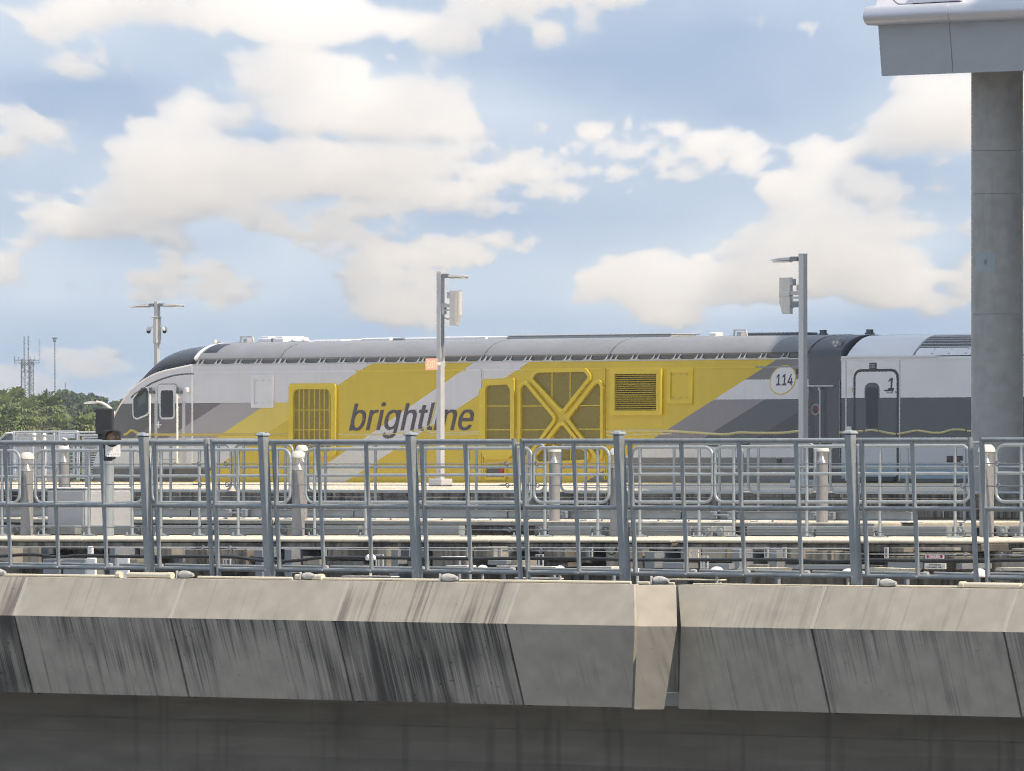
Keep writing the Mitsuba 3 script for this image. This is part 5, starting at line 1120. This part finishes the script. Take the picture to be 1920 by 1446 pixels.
# ================================================================== masts on the horizon
YM = 1500.0; MS = Spot(50, YM, 0.0)
def ms(x, y, o=0.0): return ((x-50)/MS.k, o, MS.z(y))
k = thing('lattice_tower', 'grey lattice radio tower with cross arms and whip antennas behind the palms', 'radio tower')
r_ = 0.05; zt_ = MS.z(674); t0_, t1_ = ms(40.5, 0)[0], ms(62.5, 0)[0]; dp = t1_-t0_
corners = [(t0_, 0), (t1_, 0), (t1_-0.5, dp*0.8), (t0_+0.5, dp*0.8)]
for i, (t, o) in enumerate(corners): part(k, 'leg', rod((t, o, -H), (t, o, zt_), 0.13 if i == 0 else 0.085, 6), MS, 'm_mast')
part(k, 'mast', rod((ms(55, 0)[0], 0.9, -H), (ms(55, 0)[0], 0.9, zt_), 0.10, 6), MS, 'm_mast')
hz_ = np.arange(2, zt_, 1.1); br = []
for j, z in enumerate(hz_[:-1]):
    for i in range(4):
        (a, oa), (b, ob) = corners[i], corners[(i+1) % 4]
        if j % 2: a, oa, b, ob = b, ob, a, oa
        br += [rod((a, oa, z), (b, ob, hz_[j+1]), 0.035, 4)]
part(k, 'bracing', br, MS, 'm_mast')
for y, x0, x1 in ((675.5, 27, 73), (680.5, 27, 74)): part(k, 'cross_arm', rod(ms(x0, y), ms(x1, y), 0.07, 6), MS, 'm_mast')
for x, y0, y1, rr in ((27, 668, 682, .06), (35, 669, 677, .05), (45.5, 631, 700, .085), (53.2, 630, 740, .085), (57, 669, 676, .05), (65, 668, 677, .05), (73.5, 635, 682, .035), (42, 673, 690, .13), (55, 674, 686, .16), (60, 678, 684, .14)):
    part(k, 'antenna', rod(ms(x, y1, -0.2), ms(x, y0, -0.2), rr, 6), MS, 'm_mast')
part(k, 'platform', cbx(t0_-0.2, t1_+0.2, -0.3, dp, zt_-0.9, zt_-0.75), MS, 'm_mast')
k = thing('tall_mast', 'tall thin pole with a small flared top right of the lattice tower', 'mast')
part(k, 'pole', tube([ms(103.3, 760), ms(102.7, 642)], [0.11, 0.075], 8), MS, 'm_mast')
part(k, 'head', [rev([(0, MS.z(642)), (0.2, MS.z(641.5)), (0.28, MS.z(638)), (0.30, MS.z(636.5)), (0, MS.z(636.5))], ms(102.5, 0)[0], 0, 10), rev([(0, MS.z(636)), (0.52, MS.z(635)), (0.55, MS.z(633.6)), (0, MS.z(632.6))], ms(102.5, 0)[0], 0, 10)], MS, 'm_mast')
single('thin_mast', rod(ms(123, 760), ms(123, 717), 0.055, 6), MS, 'm_mast', 'short thin mast barely rising above the trees right of the tall pole', 'mast')

# ================================================================== trees and palms
def leafcol(lo, hi, dry=None):
    def fn(p, n, uv):
        k = cell_rand(p.x*1.3, p.y*1.3, p.z*1.3); q_ = fbm(p.x*0.25, p.y*0.25, p.z*0.25, 2)
        c = mix(lo, hi, dr.clip(0.55*k+0.6*q_-0.1, 0, 1))
        return c
    return fn
for nm, lo, hi in (('m_leaf', (0.030, 0.058, 0.022), (0.075, 0.12, 0.040)), ('m_palm', (0.085, 0.125, 0.035), (0.22, 0.26, 0.085)), ('m_palm_dry', (0.20, 0.15, 0.06), (0.32, 0.24, 0.10))):
    mat(nm, {'type': 'principled', 'base_color': proc(leafcol(lo, hi)), 'roughness': 0.6, 'specular': 0.3})
paint('m_bark', (0.10, 0.085, 0.07), 0.9, spec=0.1, grain=0.3)
def leaves(pts, size, rs):
    n = len(pts); a = rs.normal(size=(n, 3)); a /= np.linalg.norm(a, axis=1, keepdims=True); b = rs.normal(size=(n, 3)); b -= a*(a*b).sum(1, keepdims=True); b /= np.linalg.norm(b, axis=1, keepdims=True)
    s = size*rs.uniform(0.6, 1.3, (n, 1))
    v = np.stack([pts-a*s, pts+b*s*0.6, pts+a*s, pts-b*s*0.6], 1).reshape(-1, 3); i = np.arange(n)*4
    f = np.vstack([np.stack([i, i+1, i+2], 1), np.stack([i, i+2, i+3], 1)])
    return trimesh.Trimesh(v, f, process=False)
def tree(x, ytop, Y, rx, m, label, seed, n=2600, group='broadleaf trees behind the palms'):
    rs = np.random.default_rng(seed); X = (x-960)/F*Y; zt = (YH-ytop)/F*Y; hh = zt+H
    k = thing('broadleaf_tree', label, 'tree', group)
    c = []; cl = []
    for i in range(22):
        a = rs.uniform(0, 2*math.pi); e = rs.uniform(-0.5, 1.0); rr = rx*rs.uniform(0.35, 0.9)
        cz = zt-0.34*hh+e*0.30*hh; w = max(0.25, 1-max(e, 0)**2*0.9)
        cl.append((X+rr*w*math.cos(a), Y+rr*w*math.sin(a), cz, rx*rs.uniform(0.22, 0.42)))
    for cx_, cy_, cz_, cr in cl:
        d = rs.normal(size=(n//22, 3)); d /= np.linalg.norm(d, axis=1, keepdims=True); r = cr*rs.uniform(0.55, 1.08, (len(d), 1))**0.6
        c.append(np.array([cx_, cy_, cz_])+d*r*np.array([1, 1, 0.75]))
    part(k, 'crown', leaves(np.vstack(c), 0.30*(Y/800)**0.7, rs), WORLD, m)
    tr = [tube([(X, Y, -H), (X+rs.uniform(-.3, .3), Y, -H+hh*0.35), (X, Y, -H+hh*0.6)], [0.30, 0.22, 0.12], 7)]
    for cx_, cy_, cz_, cr in cl[:9]: tr.append(tube([(X, Y, -H+hh*rs.uniform(0.3, 0.5)), ((X+cx_)/2, (Y+cy_)/2, (cz_-H+hh*0.4)/2+0.5), (cx_, cy_, cz_)], [0.12, 0.08, 0.03], 5))
    part(k, 'trunk', tr, WORLD, 'm_bark')
desc = ['low dense tree far left behind the lattice tower', 'rounded tree between the lattice tower and the tall mast', 'dark tree right at the foot of the tall mast', 'tallest far tree right of the tall mast', 'far tree right of the thin mast', 'far rounded tree above the street lamp', 'small far tree standing above the skyline left of the train nose', 'far dark tree right beside the train nose', 'far tree mostly hidden behind the train nose', 'hazy mid-distance tree below the street lamp', 'hazy mid-distance tree left of the street lamp', 'dark mid-distance tree just behind the black signal box', 'dense tree behind the leftmost palms', 'dense tree at the extreme left edge', 'shadowy tree behind the two middle palms', 'low tree filling the gap below the tall mast']
for i, (x, yt, Y, rx, m) in enumerate(((20, 741, 1150, 3.2, 'm_leaf'), (72, 742, 1150, 3.0, 'm_leaf'), (98, 744, 1100, 2.6, 'm_leaf'), (124, 734, 1200, 3.8, 'm_leaf'), (150, 739, 1200, 3.4, 'm_leaf'), (176, 737, 1250, 2.9, 'm_leaf'), (195, 740, 1250, 2.2, 'm_leaf'), (218, 744, 1250, 3.2, 'm_leaf'), (240, 741, 1200, 3.4, 'm_leaf'), (165, 760, 950, 3.6, 'm_leaf'), (130, 762, 950, 3.4, 'm_leaf'), (205, 760, 950, 3.4, 'm_leaf'), (-8, 752, 900, 3.4, 'm_leaf'), (-40, 750, 900, 3.8, 'm_leaf'), (62, 758, 900, 3.3, 'm_leaf'), (100, 764, 900, 3.2, 'm_leaf'))):
    tree(x, yt, Y, rx, m, desc[i], 100+i, n=3000 if Y > 1000 else 3600)
def palm(x, yc, Y, R, label, seed, dry=0):
    """a cabbage palm: trunk, fans of narrow leaflets, some dry fans hanging below"""
    rs = np.random.default_rng(seed); X = (x-960)/F*Y; zc = (YH-yc)/F*Y
    k = thing('palm_tree', label, 'palm', 'palms at the left')
    bend = rs.uniform(-0.4, 0.4)
    part(k, 'trunk', tube([(X+bend, Y, -H), (X+bend*0.6, Y, (zc-H)/2), (X, Y, zc)], [0.24, 0.20, 0.19], 8), WORLD, 'm_bark', smooth=50)
    def fans(n, e0, e1, L):
        V, Fc = [], []
        for _ in range(n):
            a = rs.uniform(0, 2*math.pi); e = rs.uniform(e0, e1)
            d = np.array([math.cos(a)*math.cos(e), math.sin(a)*math.cos(e), math.sin(e)]); side = np.cross(d, [0, 0, 1.0]); side /= np.linalg.norm(side); up = np.cross(side, d)
            hub = np.array([X, Y, zc])+d*R*0.45*rs.uniform(0.8, 1.15)+np.array([0, 0, -0.05*R])
            s = 0.025; V0 = len(V); base = np.array([X, Y, zc])
            V += [base+side*s, base-side*s, hub-side*s, hub+side*s]; Fc += [[V0, V0+1, V0+2], [V0, V0+2, V0+3]]
            m_ = 13
            for j in range(m_):
                f_ = (j/(m_-1)-0.5)*math.radians(230); l = L*R*(0.62-0.22*abs(j/(m_-1)-0.5)*2)*rs.uniform(0.85, 1.1)
                dd = d*math.cos(f_)+side*math.sin(f_)+up*0.25*abs(math.sin(f_)); dd /= np.linalg.norm(dd); w = np.cross(dd, up); w /= np.linalg.norm(w)
                mid_ = hub+dd*l*0.6; tip = hub+dd*l+np.array([0, 0, -0.28*l*rs.uniform(0.5, 1.6)]); ww = 0.085*R/1.6
                V1 = len(V); V += [hub, mid_+w*ww, mid_-w*ww, tip]; Fc += [[V1, V1+2, V1+1], [V1+1, V1+2, V1+3]]
        return trimesh.Trimesh(np.array(V), Fc, process=False)
    part(k, 'crown', fans(24, -0.55, 1.35, 1.15), WORLD, 'm_palm')
    part(k, 'dry_fronds', fans(4+dry, -1.35, -0.7, 0.8), WORLD, 'm_palm_dry')
for i, (x, yc, Y, R, lab, dry) in enumerate(((5, 766, 740, 1.9, 'palm at the left edge with a full green crown', 1), (27, 758, 760, 1.9, 'palm with tall crown just below the lattice tower', 0), (51, 776, 700, 1.7, 'lower palm between the leftmost palms and the dry-fringed one', 0), (93, 768, 730, 2.0, 'palm with dry yellow fronds under its crown, right of the lattice tower', 6), (72, 764, 780, 1.7, 'palm behind the lattice tower foot, right side', 1), (20, 786, 680, 1.6, 'low palm at the left behind the white railing', 1), (52, 800, 650, 1.4, 'small bright palm just above the white railing', 0), (158, 802, 640, 1.5, 'small bright palm above the white railing beside the black signal box', 0), (176, 799, 650, 1.3, 'small palm just left of the black signal box', 0), (-15, 775, 720, 1.9, 'palm cut by the left edge of the picture', 2), (2, 806, 650, 1.5, 'low palm at the left edge beside the grey ramp', 0), (110, 800, 690, 1.5, 'shadowy palm right of the small bright palm', 2))):
    palm(x, yc, Y, R, lab, 300+i, dry)
# undergrowth that nobody could count, filling the foot of the trees
rs = np.random.default_rng(77); pts_ = np.stack([rs.uniform(-75, -28, 9000), rs.uniform(790, 1150, 9000), 0*np.zeros(9000)], 1)
pts_[:, 0] = rs.uniform(-0.066, -0.043, 9000)*pts_[:, 1]; pts_[:, 2] = -H+rs.uniform(0, 1, 9000)**0.8*(9.5+3*meshkit.noise(np.stack([pts_[:, 0]*0.2, pts_[:, 1]*0.05, 0*pts_[:, 0]], 1), 4))
single('undergrowth', leaves(pts_, 0.55, rs), WORLD, 'm_leaf', 'dark green undergrowth at the foot of the palms and trees', None, None, 'stuff')
